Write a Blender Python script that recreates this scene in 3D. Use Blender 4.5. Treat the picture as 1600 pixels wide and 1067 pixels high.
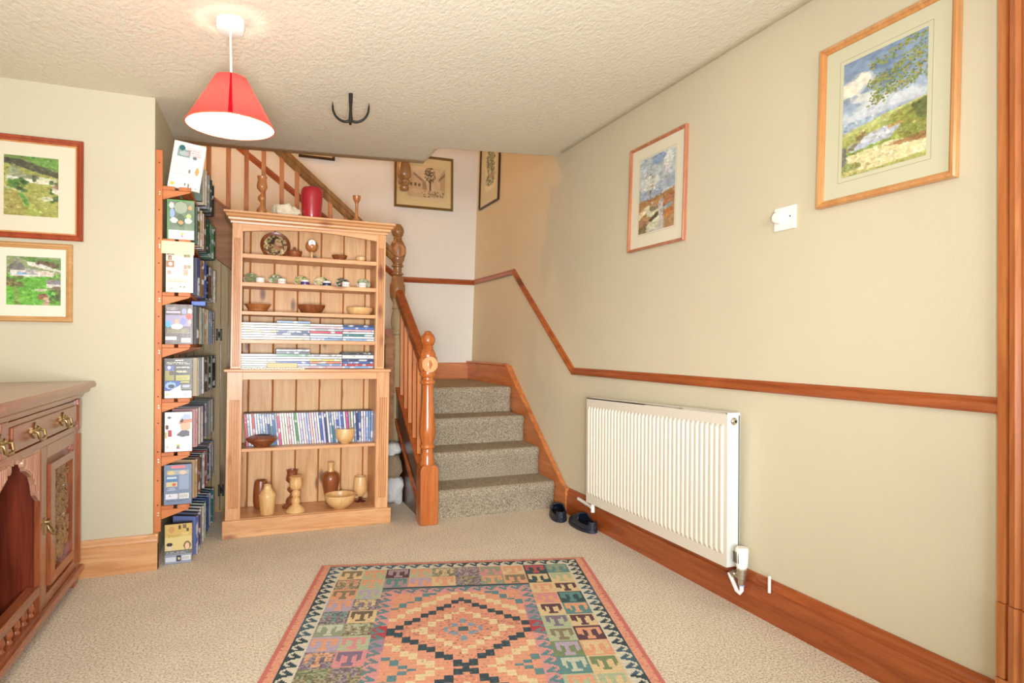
import bpy, bmesh, math, random
import numpy as np
from mathutils import Matrix, Vector
random.seed(7); rng = np.random.RandomState(11)
for o in list(bpy.data.objects): bpy.data.objects.remove(o, do_unlink=True)
S = bpy.context.scene
C = S.collection
PI = math.pi

# ---------------------------------------------------------------- camera, sky, light, exposure
cam = bpy.data.objects.new('camera', bpy.data.cameras.new('camera')); C.objects.link(cam)
cam.data.sensor_width = 36; cam.data.lens = 985/1600*36
cam.data.shift_y = 5.5/1600; cam.data.clip_start = .02
cam.matrix_world = Matrix.Translation((0, 0, 1.09)) @ Matrix.Rotation(math.radians(-22.5), 4, 'Z') @ Matrix.Rotation(PI/2, 4, 'X') @ Matrix.Rotation(math.radians(.3), 4, 'Z')
S.camera = cam
W = bpy.data.worlds.new('world'); S.world = W; W.use_nodes = True
W.node_tree.nodes['Background'].inputs[0].default_value = (.94, .97, 1, 1)
W.node_tree.nodes['Background'].inputs[1].default_value = .22
S.view_settings.view_transform = 'Standard'; S.view_settings.look = 'None'
S.view_settings.gamma = 1; S.view_settings.use_curve_mapping = False
S.view_settings.exposure = 0.8

def area(name, loc, target, sx, sy, power, col):
    l = bpy.data.lights.new(name, 'AREA'); l.shape = 'RECTANGLE'; l.size = sx; l.size_y = sy; l.energy = power; l.color = col
    o = bpy.data.objects.new(name, l); C.objects.link(o); o.location = loc
    o.rotation_euler = (Vector(target)-Vector(loc)).to_track_quat('-Z', 'Y').to_euler()
    return o
def lamp(name, loc, power, col, r=.08):
    l = bpy.data.lights.new(name, 'POINT'); l.energy = power; l.color = col; l.shadow_soft_size = r
    o = bpy.data.objects.new(name, l); C.objects.link(o); o.location = loc
    return o
lamp('stairwell_lamp', (-1.2, 5.15, 3.7), 40, (1, .45, .12))
area('fill_light', (.0, -.3, .95), (.25, 3.2, 2.3), .5, .5, 41, (.93, .95, 1)).data.spread = math.radians(125)  # unseen fill added behind the camera, aimed up at ceiling and stairs
sun = bpy.data.objects.new('window_daylight', bpy.data.lights.new('window_daylight', 'SUN')); C.objects.link(sun)  # broad soft sun added through the open rear to even out the depth
sun.data.energy = 1.5; sun.data.angle = math.radians(28); sun.data.color = (.88, .95, 1)
sun.rotation_euler = Vector((.34, .95, -.11)).to_track_quat('-Z', 'Y').to_euler()

# ---------------------------------------------------------------- helpers
def lin(c):
    if isinstance(c, str): c = tuple(int(c[i:i+2], 16) for i in (0, 2, 4))
    r = []
    for x in c[:3]:
        x = x/255.
        r.append(x/12.92 if x <= .04045 else ((x+.055)/1.055)**2.4)
    return (r[0], r[1], r[2], 1)
def linarr(a):
    a = np.clip(np.asarray(a, float)/255., 0, 1)
    return np.where(a <= .04045, a/12.92, ((a+.055)/1.055)**2.4)

class NT:
    def __init__(s, name):
        s.m = bpy.data.materials.new(name); s.m.use_nodes = True
        s.t = s.m.node_tree; s.b = s.t.nodes['Principled BSDF']
    def n(s, typ, **kw):
        x = s.t.nodes.new(typ)
        for k, v in kw.items(): setattr(x, k, v)
        return x
    def l(s, a, b): s.t.links.new(a, b)
    def ramp(s, fac, stops, interp='LINEAR'):
        r = s.n('ShaderNodeValToRGB'); r.color_ramp.interpolation = interp
        e = r.color_ramp.elements
        while len(e) < len(stops): e.new(.5)
        for i, (p, c) in enumerate(stops): e[i].position = p; e[i].color = c
        s.l(fac, r.inputs[0]); return r.outputs[0]
    def noise(s, vec, scale, detail=3, rough=.5, dist=0):
        x = s.n('ShaderNodeTexNoise'); x.inputs['Scale'].default_value = scale; x.inputs['Detail'].default_value = detail
        x.inputs['Roughness'].default_value = rough; x.inputs['Distortion'].default_value = dist
        if vec is not None: s.l(vec, x.inputs['Vector'])
        return x.outputs['Fac']
    def mapping(s, vec, scale, loc=(0, 0, 0)):
        x = s.n('ShaderNodeMapping'); x.inputs['Scale'].default_value = scale; x.inputs['Location'].default_value = loc
        s.l(vec, x.inputs['Vector']); return x.outputs[0]
    def coord(s, kind='Object'): return s.n('ShaderNodeTexCoord').outputs[kind]
    def rcoord(s):
        oi = s.n('ShaderNodeObjectInfo'); mu = s.n('ShaderNodeMath', operation='MULTIPLY'); mu.inputs[1].default_value = 37.
        s.l(oi.outputs['Random'], mu.inputs[0]); ad = s.n('ShaderNodeVectorMath', operation='ADD')
        s.l(s.coord(), ad.inputs[0]); s.l(mu.outputs[0], ad.inputs[1]); return ad.outputs[0]
    def mix(s, fac, a, b, typ='MIX'):
        x = s.n('ShaderNodeMixRGB', blend_type=typ)
        for i, v in ((0, fac), (1, a), (2, b)):
            if hasattr(v, 'is_linked'): s.l(v, x.inputs[i])
            else: x.inputs[i].default_value = v
        return x.outputs[0]
    def bump(s, h, strength, dist=.002):
        x = s.n('ShaderNodeBump'); x.inputs['Strength'].default_value = strength; x.inputs['Distance'].default_value = dist
        s.l(h, x.inputs['Height']); s.l(x.outputs[0], s.b.inputs['Normal'])

def plain(name, c, rough=.5, metal=0, bump=None, var=0, coat=0):
    N = NT(name); N.b.inputs['Base Color'].default_value = lin(c); N.b.inputs['Roughness'].default_value = rough
    N.b.inputs['Metallic'].default_value = metal; N.b.inputs['Coat Weight'].default_value = coat
    if bump or var:
        f = N.noise(N.coord(), bump[0] if bump else 8, 4)
        if bump: N.bump(f, bump[1], bump[2])
        if var:
            g = N.noise(N.coord(), 3, 3)
            b = tuple(x*(1-var) for x in lin(c)[:3])+(1,)
            N.l(N.ramp(g, [(.3, b), (.7, lin(c))]), N.b.inputs['Base Color'])
    return N.m

def wood(name, c1, c2, axis='z', sc=1., rough=.4, knots=0, knot_col='5a2f14', coat=.15, fine=.35):
    N = NT(name); v = N.rcoord()
    st = {'x': (1.2, 14, 14), 'y': (14, 1.2, 14), 'z': (14, 14, 1.2)}[axis]
    st = tuple(a*sc for a in st)
    mv = N.mapping(v, st)
    f = N.noise(mv, 1.6, 4, .55, 1.2)
    col = N.ramp(f, [(.28, lin(c1)), (.72, lin(c2))])
    f2 = N.noise(N.mapping(v, tuple(a*5 for a in st)), 2.0, 2)
    d = tuple(x*.72 for x in lin(c1)[:3])+(1,)
    col = N.mix(N.ramp(f2, [(.5, (0, 0, 0, 1)), (.75, (fine, fine, fine, 1))]), col, d)
    if knots:
        kv = N.mapping(v, tuple((2.2 if i == 'xyz'.index(axis) else (.35 if i == (1 if axis != 'y' else 0) else 5.5)) for i in range(3)))
        vo = N.n('ShaderNodeTexVoronoi'); vo.inputs['Scale'].default_value = knots; N.l(kv, vo.inputs['Vector'])
        k = N.ramp(vo.outputs['Distance'], [(.0, (1, 1, 1, 1)), (.10, (.8, .8, .8, 1)), (.2, (0, 0, 0, 1))])
        col = N.mix(k, col, lin(knot_col))
    N.l(col, N.b.inputs['Base Color']); N.b.inputs['Roughness'].default_value = rough
    N.b.inputs['Coat Weight'].default_value = coat; N.b.inputs['Coat Roughness'].default_value = .25
    N.bump(f2, .08, .001)
    return N.m

def paint(name, c, bscale, bstr, bdist, rough=.85, streak=False):
    N = NT(name); v = N.coord()
    g = N.noise(v, 1.3, 3)
    b = tuple(x*.94 for x in lin(c)[:3])+(1,)
    N.l(N.ramp(g, [(.3, b), (.7, lin(c))]), N.b.inputs['Base Color'])
    N.b.inputs['Roughness'].default_value = rough
    vv = N.mapping(v, (1, 1, .25)) if streak else N.mapping(v, (1, .55, 1))
    N.bump(N.noise(vv, bscale, 5, .6), bstr, bdist)
    return N.m

def carpet(name, stops, scale, bstr=.9):
    N = NT(name); v = N.coord()
    f = N.noise(v, scale*1.25, 3, .9)
    col = N.ramp(f, [(p, lin(c)) for p, c in stops])
    g = N.noise(v, 5, 2)
    col = N.mix(N.ramp(g, [(.3, (.12, .12, .12, 1)), (.7, (0, 0, 0, 1))]), col, lin(stops[0][1]))
    N.l(col, N.b.inputs['Base Color']); N.b.inputs['Roughness'].default_value = 1
    N.b.inputs['Specular IOR Level'].default_value = .1
    N.bump(N.noise(v, scale*.8, 3, .7), bstr, .006)
    return N.m

def printmat(name, rough=.5, grain=0, coat=0):
    N = NT(name); a = N.n('ShaderNodeVertexColor', layer_name='Col')
    col = a.outputs[0]
    if grain:
        f = N.noise(N.coord(), 260, 2, .6)
        col = N.mix(N.ramp(f, [(.35, (grain, grain, grain, 1)), (.65, (0, 0, 0, 1))]), col, lin('6d5a4c'))
        N.bump(f, .5, .002)
    N.l(col, N.b.inputs['Base Color']); N.b.inputs['Roughness'].default_value = rough
    N.b.inputs['Coat Weight'].default_value = coat
    return N.m

def spinemat(name):
    N = NT(name); oi = N.n('ShaderNodeObjectInfo'); v = N.rcoord()
    f = N.noise(N.mapping(v, (60, 8, 34)), 1.0, 2, .6)
    g = N.noise(N.mapping(v, (10, 4, 22)), 1.0, 1)
    base = oi.outputs['Color']
    lite = N.mix(.62, base, (.9, .9, .92, 1)); dark = N.mix(.55, base, (.06, .07, .1, 1))
    c = N.mix(N.ramp(g, [(.54, (0, 0, 0, 1)), (.6, (1, 1, 1, 1))]), base, lite)
    c = N.mix(N.ramp(f, [(.6, (0, 0, 0, 1)), (.65, (.85, .85, .85, 1))]), c, dark)
    N.l(c, N.b.inputs['Base Color']); N.b.inputs['Roughness'].default_value = .3
    return N.m

M = {}
M['wall'] = paint('cream_wall_paint', 'd3c8aa', 130, .22, .002, streak=True)
M['wallL'] = paint('cream_plaster', 'd3ccb0', 90, .1, .002)
M['wallF'] = paint('pale_stairwell_paint', 'e6e2d6', 90, .1, .002)
M['ceil'] = paint('artex_ceiling', 'ebe4ce', 62, 1, .008)
M['floor'] = carpet('beige_carpet', [(.38, '9f8a70'), (.45, 'd8c6ac'), (.53, 'efe2cf'), (.62, 'fcf5ea')], 105)
M['stairc'] = carpet('grey_stair_carpet', [(.36, '584c3e'), (.46, '94866f'), (.56, 'b5a790'), (.68, 'd8ccb8')], 120, 1)
for ax in 'xyz':
    M['pine'+ax] = wood('pine_along_'+ax, 'c98b55', 'e3b07c', ax, 1, .42, 1.5, '8a4a22')
    M['oran'+ax] = wood('orange_pine_along_'+ax, 'b0602c', 'd2854a', ax, 1, .38, .8, '6e3412')
    M['red'+ax] = wood('red_stained_pine_along_'+ax, '8a3d18', 'b35f2c', ax, 1, .35, .6, '5a260e')
    M['maho'+ax] = wood('mahogany_along_'+ax, '7d3a1c', 'a9633a', ax, 1, .26, 0, coat=.5)
    M['pale'+ax] = wood('pale_turned_wood_'+ax, 'd9a566', 'eecb92', ax, 1, .35)
    M['mid'+ax] = wood('brown_turned_wood_'+ax, '9b5a2c', 'c2814a', ax, 1, .3)
    M['dark'+ax] = wood('dark_turned_wood_'+ax, '743c1c', '9e5c34', ax, 1, .3)
M['pineback'] = wood('pine_back_board', 'cf9a62', 'e6bd88', 'z', .8, .5, 1.7, '6d4636', coat=.05)
M['bead'] = plain('shadowed_bead_wood', 'a8652e', .5)  # one even brown, darker than the back boards
M['newel'] = wood('polished_red_pine', 'a4501e', 'cb7a3c', 'z', .8, .22, .5, '6a2e10', coat=.5)
M['oldnewel'] = wood('worn_brown_newel_wood', '7d4f28', 'a87745', 'z', .9, .35, .6, '4b3a20', coat=.3)
M['oldpost'] = wood('bare_weathered_post', '8a7650', 'b49a70', 'z', 1, .7, .8, '4d4630', coat=0)
M['plank'] = wood('old_plank_door', '93805a', 'b69d72', 'z', .9, .6, .7, '4f3a20', coat=0)
M['string'] = wood('reclaimed_string_board', '83532e', 'ab7747', 'x', .8, .6, 1.2, '3f2a18', coat=0, fine=.6)
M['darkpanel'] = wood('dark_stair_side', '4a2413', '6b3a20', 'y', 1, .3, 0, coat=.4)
M['flame'] = wood('flame_mahogany_panel', '3a120a', '8c3c22', 'z', .5, .25, 0, coat=.5)
M['rackw'] = wood('orange_rack_pine', 'c06a32', 'da8a4c', 'z', 1, .5, .7, '7a3c18', coat=0)
M['racky'] = wood('orange_rack_slat', 'b8622e', 'd2834a', 'y', 1, .5, .7, '7a3c18', coat=0)
M['rackx'] = wood('orange_rack_bracket', 'c26c34', 'dc8e50', 'x', 1, .5, .7, '7a3c18', coat=0)
M['gilt'] = wood('golden_picture_wood', 'bd7a3e', 'd9a062', 'z', 1, .3, 0, coat=.4)
M['rosef'] = wood('copper_picture_wood', 'a45c38', 'cb8560', 'z', 1, .3, 0, coat=.4)
M['redf'] = wood('red_picture_wood', '8c3318', 'b24c28', 'z', 1, .25, 0, coat=.4)
M['tanf'] = wood('tan_picture_wood', 'bd8a50', 'd6a76c', 'x', 1, .4, 0)
M['goldf'] = plain('dull_gold_frame', '7d6232', .4, .4)
M['blackf'] = plain('dark_frame', '3a2718', .4)
M['mount'] = plain('cream_mount_board', 'e6dfc4', .8)
M['mountg'] = plain('sage_mount_board', 'd3cfae', .8)
M['mountw'] = plain('white_mount_board', 'f0ead6', .8)
M['mounty'] = plain('straw_mount_board', 'dccb98', .8)
M['lined'] = plain('mount_line', 'a79a78', .8)
M['print'] = printmat('printed_picture', .6)
M['cover'] = printmat('printed_cover', .3)
M['rug'] = printmat('kilim_wool', 1, .35)
M['spine'] = spinemat('film_case_spine')
M['casebody'] = plain('dark_case_plastic', '34353a', .4)
N = NT('case_cover_tint'); oi = N.n('ShaderNodeObjectInfo'); N.l(N.mix(.25, oi.outputs['Color'], (.5, .5, .5, 1)), N.b.inputs['Base Color']); N.b.inputs['Roughness'].default_value = .35; M['casetint'] = N.m
M['white'] = plain('white_enamel', 'd6d6cf', .3)
M['radw'] = plain('radiator_enamel', 'e0d8c6', .32)
M['whitep'] = plain('white_plastic', 'f2efe6', .35)
M['chrome'] = plain('worn_chrome', 'c9c2b2', .25, .9)
M['brass'] = plain('antique_brass', 'ab9364', .3, .9, bump=(90, .4, .002))
M['iron'] = plain('black_iron', '2b2a26', .5, .5, bump=(80, .4, .002))
M['blackhole'] = plain('dark_slot', '1c140e', .8)
M['clog'] = plain('navy_black_rubber', '1d2230', .45)
M['clogin'] = plain('dark_footbed', '12141b', .7)
M['redvase'] = plain('red_glaze', 'b3202c', .35, var=.2, coat=.3)
M['shell'] = plain('ivory_shell', 'e6d9b8', .5, bump=(40, .6, .01), var=.25)
M['stone'] = plain('rough_stone', '9c8468', .9, bump=(18, 1, .03), var=.5)
M['plaster'] = plain('whitewashed_rubble', 'd6d2cc', .9, bump=(14, .8, .03), var=.3)
M['screw'] = plain('steel_screw', 'd8cfae', .3, .8)
M['peg'] = plain('dark_peg_hole', '6a2c12', .7)
M['cream'] = plain('cream_card', 'efe2b8', .7)
M['creamwood'] = plain('cream_box_card', 'e3cfa0', .6)
M['bluebox'] = plain('blue_box', '2f5fb4', .35)
M['china'] = plain('white_china', 'f2eee2', .2)
M['purple'] = plain('purple_band', '4a2f78', .3)
M['navy'] = plain('navy_band', '2c3358', .3)
M['dial'] = plain('clock_dial', 'f2f2ee', .3)
M['lead'] = plain('potpourri_lid', '5a4a38', .5, bump=(120, 1, .01), var=.6)
M['darkfoot'] = plain('dark_goblet_foot', '54141c', .25, coat=.4)
M['carv'] = plain('carved_gilt_wood', '9a7248', .35, var=.35, coat=.3)
M['fanw'] = wood('pale_fan_wood', 'a06a4c', 'c2947a', 'z', 1, .3, 0, coat=.3)
N = NT('picture_glass'); N.t.nodes.remove(N.b)
tr = N.n('ShaderNodeBsdfTransparent'); gl = N.n('ShaderNodeBsdfGlossy'); gl.inputs['Roughness'].default_value = .05
mx = N.n('ShaderNodeMixShader'); mx.inputs[0].default_value = .03
N.l(tr.outputs[0], mx.inputs[1]); N.l(gl.outputs[0], mx.inputs[2])
N.l(mx.outputs[0], N.t.nodes['Material Output'].inputs[0]); M['glass'] = N.m
def translucent(name, c, ct, k):
    N = NT(name); N.t.nodes.remove(N.b)
    d = N.n('ShaderNodeBsdfDiffuse'); d.inputs[0].default_value = lin(c); t = N.n('ShaderNodeBsdfTranslucent'); t.inputs[0].default_value = lin(ct)
    x = N.n('ShaderNodeMixShader'); x.inputs[0].default_value = k
    N.l(d.outputs[0], x.inputs[1]); N.l(t.outputs[0], x.inputs[2]); N.l(x.outputs[0], N.t.nodes['Material Output'].inputs[0]); return N.m
M['shade'] = translucent('red_shade_fabric', 'e8444a', 'ff6a60', .5)
M['shadein'] = translucent('white_shade_lining', 'f4f0ee', 'f0e6e0', .35)
M['seam'] = translucent('shade_seam', 'a81822', 'b02028', .2)
N = NT('lit_bulb'); N.b.inputs['Emission Color'].default_value = (1, .93, .82, 1); N.b.inputs['Emission Strength'].default_value = 115; M['bulb'] = N.m

class MB:
    def __init__(s): s.v = []; s.f = []; s.mi = []; s.cur = 0
    def mat(s, i): s.cur = i; return s
    def add(s, vs, fs):
        b = len(s.v); s.v += [tuple(p) for p in vs]
        for f in fs: s.f.append(tuple(b+i for i in f)); s.mi.append(s.cur)
        return s
    def box(s, x0, x1, y0, y1, z0, z1):
        vs = [(x, y, z) for z in (z0, z1) for y in (y0, y1) for x in (x0, x1)]
        return s.add(vs, [(0, 2, 3, 1), (4, 5, 7, 6), (0, 1, 5, 4), (2, 6, 7, 3), (0, 4, 6, 2), (1, 3, 7, 5)])
    def prism(s, poly, axis, a0, a1):
        n = len(poly)
        mk = {'x': lambda p, a: (a, p[0], p[1]), 'y': lambda p, a: (p[0], a, p[1]), 'z': lambda p, a: (p[0], p[1], a)}[axis]
        vs = [mk(p, a0) for p in poly]+[mk(p, a1) for p in poly]
        return s.add(vs, [tuple(range(n))[::-1], tuple(range(n, 2*n))]+[(i, (i+1) % n, n+(i+1) % n, n+i) for i in range(n)])
    def lathe(s, prof, c=(0, 0, 0), seg=24, axis='z', sx=1, sy=1):
        vs = []; fs = []; n = len(prof)
        for r, z in prof:
            for k in range(seg):
                a = 2*PI*k/seg; p = (r*math.cos(a)*sx, r*math.sin(a)*sy, z)
                if axis == 'y': p = (p[0], p[2], p[1])
                if axis == 'x': p = (p[2], p[0], p[1])
                vs.append((p[0]+c[0], p[1]+c[1], p[2]+c[2]))
        for i in range(n-1):
            for k in range(seg):
                fs.append((i*seg+k, i*seg+(k+1) % seg, (i+1)*seg+(k+1) % seg, (i+1)*seg+k))
        if prof[0][0] > 1e-6: fs.append(tuple(range(seg))[::-1])
        if prof[-1][0] > 1e-6: fs.append(tuple(range((n-1)*seg, n*seg)))
        return s.add(vs, fs)
    def tube(s, pts, r, seg=8):
        pts = [Vector(p) for p in pts]; n = len(pts); rs = r if isinstance(r, (list, tuple)) else [r]*n
        vs = []; fs = []; up = None
        for i, p in enumerate(pts):
            t = (pts[min(i+1, n-1)]-pts[max(i-1, 0)]).normalized()
            if up is None:
                up = Vector((0, 0, 1)) if abs(t.z) < .9 else Vector((1, 0, 0))
            a = (up-t*up.dot(t)).normalized(); b = t.cross(a); up = a
            for k in range(seg):
                an = 2*PI*k/seg; vs.append(tuple(p+a*(rs[i]*math.cos(an))+b*(rs[i]*math.sin(an))))
        for i in range(n-1):
            for k in range(seg): fs.append((i*seg+k, i*seg+(k+1) % seg, (i+1)*seg+(k+1) % seg, (i+1)*seg+k))
        fs.append(tuple(range(seg))[::-1]); fs.append(tuple(range((n-1)*seg, n*seg)))
        return s.add(vs, fs)
    def sweep(s, prof, path, nrm):
        # prof: (a along nrm, b sideways); path bends in the plane perpendicular to nrm
        nrm = Vector(nrm).normalized(); path = [Vector(p) for p in path]; n = len(path); m = len(prof); vs = []; fs = []
        for i, p in enumerate(path):
            t0 = (path[i]-path[i-1]).normalized() if i else None
            t1 = (path[i+1]-path[i]).normalized() if i < n-1 else None
            if t0 is None: t0 = t1
            if t1 is None: t1 = t0
            s0 = t0.cross(nrm); s1 = t1.cross(nrm); sd = (s0+s1); sd.normalize(); k = 1/max(.3, sd.dot(s0))
            for a, b in prof: vs.append(tuple(p+nrm*a+sd*(b*k)))
        for i in range(n-1):
            for j in range(m): fs.append((i*m+j, i*m+(j+1) % m, (i+1)*m+(j+1) % m, (i+1)*m+j))
        fs.append(tuple(range(m))[::-1]); fs.append(tuple(range((n-1)*m, n*m)))
        return s.add(vs, fs)
    def beam(s, p0, p1, w, h, side):
        # rectangular bar from p0 to p1; w measured along 'side', h perpendicular
        p0 = Vector(p0); p1 = Vector(p1); t = (p1-p0).normalized(); a = Vector(side).normalized(); b = t.cross(a).normalized()
        vs = [tuple(p+a*(i*w/2)+b*(j*h/2)) for p in (p0, p1) for i, j in ((-1, -1), (1, -1), (1, 1), (-1, 1))]
        return s.add(vs, [(0, 1, 2, 3)[::-1], (4, 5, 6, 7), (0, 1, 5, 4), (1, 2, 6, 5), (2, 3, 7, 6), (3, 0, 4, 7)])
    def mesh(s, name, mats, smooth=None):
        me = bpy.data.meshes.new(name); me.from_pydata(s.v, [], s.f)
        for m in (mats if isinstance(mats, (list, tuple)) else [mats]): me.materials.append(m)
        me.polygons.foreach_set('material_index', s.mi)
        bm = bmesh.new(); bm.from_mesh(me); bmesh.ops.recalc_face_normals(bm, faces=bm.faces); bm.to_mesh(me); bm.free()
        if smooth:
            me.polygons.foreach_set('use_smooth', [True]*len(me.polygons))
            me.set_sharp_from_angle(angle=math.radians(smooth))
        return me
    def build(s, name, mats, parent=None, smooth=None, bevel=0, loc=None, rot=None):
        return link(name, s.mesh(name, mats, smooth), parent, bevel, loc, rot)
def link(name, me, parent=None, bevel=0, loc=None, rot=None):
    o = bpy.data.objects.new(name, me); C.objects.link(o)
    if parent is not None: o.parent = parent
    if loc is not None: o.location = loc
    if rot is not None: o.rotation_euler = rot
    if bevel:
        b = o.modifiers.new('bevel', 'BEVEL'); b.width = bevel; b.segments = 2; b.limit_method = 'ANGLE'; b.angle_limit = .6
    return o
def tag(o, label, cat, group=None):
    o['label'] = label; o['category'] = cat
    if group: o['group'] = group
    return o
def struct(o): o['kind'] = 'structure'; return o
def thing(name, label, cat, loc=(0, 0, 0), rot=(0, 0, 0), group=None, mw=None):
    o = bpy.data.objects.new(name, None); C.objects.link(o); o.empty_display_size = .05
    if mw is not None: o.matrix_world = mw
    else: o.location = loc; o.rotation_euler = rot
    return tag(o, label, cat, group)
def colormesh(name, w, h, arr, mat, point=True, c=(0, 0), thick=0):
    """flat picture in the local XZ plane facing -Y; arr[row from top][col]"""
    H, Wd = arr.shape[:2]; la = linarr(arr)
    nx, nz = (Wd, H) if point else (Wd+1, H+1)
    xs = np.linspace(-w/2, w/2, nx)+c[0]; zs = np.linspace(h/2, -h/2, nz)+c[1]
    v = [(x, 0, z) for z in zs for x in xs]
    f = [(j*nx+i, (j+1)*nx+i, (j+1)*nx+i+1, j*nx+i+1) for j in range(nz-1) for i in range(nx-1)]
    me = bpy.data.meshes.new(name); me.from_pydata(v, [], f); me.materials.append(mat)
    if point:
        at = me.color_attributes.new('Col', 'FLOAT_COLOR', 'POINT')
        d = np.ones((H*Wd, 4)); d[:, :3] = la.reshape(-1, 3)
    else:
        at = me.color_attributes.new('Col', 'FLOAT_COLOR', 'CORNER')
        d = np.ones((H*Wd*4, 4)); d[:, :3] = np.repeat(la.reshape(-1, 3), 4, axis=0)
    at.data.foreach_set('color', d.ravel().astype('f')); return me
ORD = lambda n: {1: 'first', 2: 'second', 3: 'third', 4: 'fourth', 5: 'fifth', 6: 'sixth', 7: 'seventh', 8: 'eighth', 9: 'ninth'}.get(n) or ('%d%s' % (n, 'th' if 10 <= n % 100 <= 20 else {1: 'st', 2: 'nd', 3: 'rd'}.get(n % 10, 'th')))
def RX(z, off=0): return 1.915+.029*z-off          # the right-hand wall leans out a little
LEAN = Matrix.Rotation(math.atan(.029), 4, 'Y')
def RWM(Y, z, off=0):                               # frame on the right wall: x towards camera, y into wall, z up
    return Matrix.Translation((RX(z, off), Y, z)) @ LEAN @ Matrix.Rotation(-PI/2, 4, 'Z')

# ---------------------------------------------------------------- the room
YF = 5.69; YA = 4.38
def ceil_z(x, y):
    s = min(1, max(0, (x+.44)/2.4)); z = 2.25+.17*s
    t = min(1, max(0, (y-3.0)/1.3)); t = t*t*(3-2*t)
    return z+.07*t*(1-s)**1.5-.0*t
struct(MB().box(-1.3, 1.96, -1.6, 4.62, -.05, 0).build('floor', M['floor']))
b = MB()
b.prism([(RX(0), 0), (RX(4.7), 4.7), (2.3, 4.7), (2.3, 0)], 'y', 1.03, YF+.15)
b.prism([(RX(2.1), 2.1), (RX(4.7), 4.7), (2.3, 4.7), (2.3, 2.1)], 'y', .18, 1.03)
b.prism([(RX(0), 0), (RX(4.7), 4.7), (2.3, 4.7), (2.3, 0)], 'y', -1.6, .18)
struct(b.build('wall_right', M['wall']))
struct(MB().box(-2.6, 2.2, YF, YF+.15, 0, 4.7).build('wall_back', M['wallF']))
struct(MB().box(-1.32, -.432, 3.47, 4.47, 0, 2.5).build('wall_front_left', M['wallL']))
struct(MB().box(-1.32, -1.2, -1.6, 3.47, 0, 2.5).build('wall_left', M['wallL']))
struct(MB().box(-2.75, -2.6, 4.3, YF+.15, 0, 4.7).build('wall_stairwell_left', M['wallF']))
struct(MB().box(-2.6, -.43, 4.47, 4.6, 0, 2.4).build('wall_stairwell_near', M['wallF']))
struct(MB().box(-2.75, 2.2, 3.2, YF+.15, 4.62, 4.75).build('ceiling_stairwell', M['wallF']))
struct(MB().box(-2.6, 1.93, 3.2, 3.3, 2.62, 4.62).build('wall_stairwell_upper', M['wallF']))
# ceiling: textured slab with the stairwell cut out of its far right corner
def ceiling():
    b = MB(); xs = [-1.3+i*(3.3)/44 for i in range(45)]
    ys = [-1.6+j*(YA+1.6)/60 for j in range(61)]
    xi = 1.125; xs = sorted(xs+[xi]); yi = 4.03; ys = sorted(ys+[yi, 3.97, 4.0])
    idx = {}
    for i, x in enumerate(xs):
        for j, y in enumerate(ys):
            if x > xi and y > yi: continue
            z = ceil_z(x, y)
            # rounded lip towards the opening
            d = (yi-y) if x > xi else ((YA-y))
            if d < .05 and d >= 0: z += .03*(1-d/.05)**2
            idx[(i, j)] = len(b.v); b.v.append((x, y, z))
    for i in range(len(xs)-1):
        for j in range(len(ys)-1):
            k = [(i, j), (i, j+1), (i+1, j+1), (i+1, j)]
            if all(q in idx for q in k) and not (xs[i] >= xi and ys[j] >= yi): b.f.append(tuple(idx[q] for q in k)); b.mi.append(0)
    me = b.mesh('ceiling', M['ceil'])
    o = link('ceiling', me); m = o.modifiers.new('thickness', 'SOLIDIFY'); m.thickness = .25; m.offset = 1
    # make sure the slab grows upwards
    if me.polygons[0].normal.z < 0: m.offset = -1
    me.polygons.foreach_set('use_smooth', [True]*len(me.polygons)); me.set_sharp_from_angle(angle=.6)
    return o
struct(ceiling())

# skirting, chair rails, door surround
SK = [(0, 0), (.022, 0), (.022, .118), (.016, .124), (.02, .132), (.019, .142), (.012, .150), (.009, .160), (0, .165)]
b = MB(); b.prism([(RX(0)+.03, 0), (RX(0, .022), 0), (RX(.12, .022), .118), (RX(.13, .017), .123), (RX(.13, .02), .132), (RX(.14, .018), .143), (RX(.15, .011), .151), (RX(.16, .008), .163), (RX(.16)+.03, .165)], 'y', 1.1, 3.64)
struct(b.build('baseboard_right', M['redy']))
b = MB(); b.prism([(3.49, 0), (3.448, 0), (3.448, .125), (3.453, .131), (3.45, .14), (3.452, .15), (3.459, .16), (3.462, .17), (3.49, .172)], 'x', -1.19, -.41)
b.prism([(-.45, 0), (-.41, 0), (-.41, .125), (-.42, .16), (-.425, .172), (-.45, .172)], 'y', 3.452, 3.50)
struct(b.build('baseboard_front_left', M['pinex']))
RAILP = [(-.012, -.024), (.006, -.024), (.011, -.016), (.010, -.008), (.014, -.004), (.019, .006), (.020, .014), (.014, .022), (-.012, .024)]
def rail(path, name, mat, nrm, sc=1):
    b = MB(); b.sweep([(a, q*sc) for a, q in RAILP], path, nrm); return struct(b.build(name, mat))
rail([(RX(.926), 1.1, .926), (RX(.922), 3.635, .922), (RX(1.68), 4.70, 1.681), (RX(1.68), YF, 1.685)][::-1], 'trim_1', M['redy'], (-1, 0, .029))
rail([(1.97, YF, 1.682), (1.245, YF, 1.682), (-.9, YF, 1.682+.766*2.145)], 'trim_2', M['redx'], (0, -1, 0), 1.05)
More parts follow.
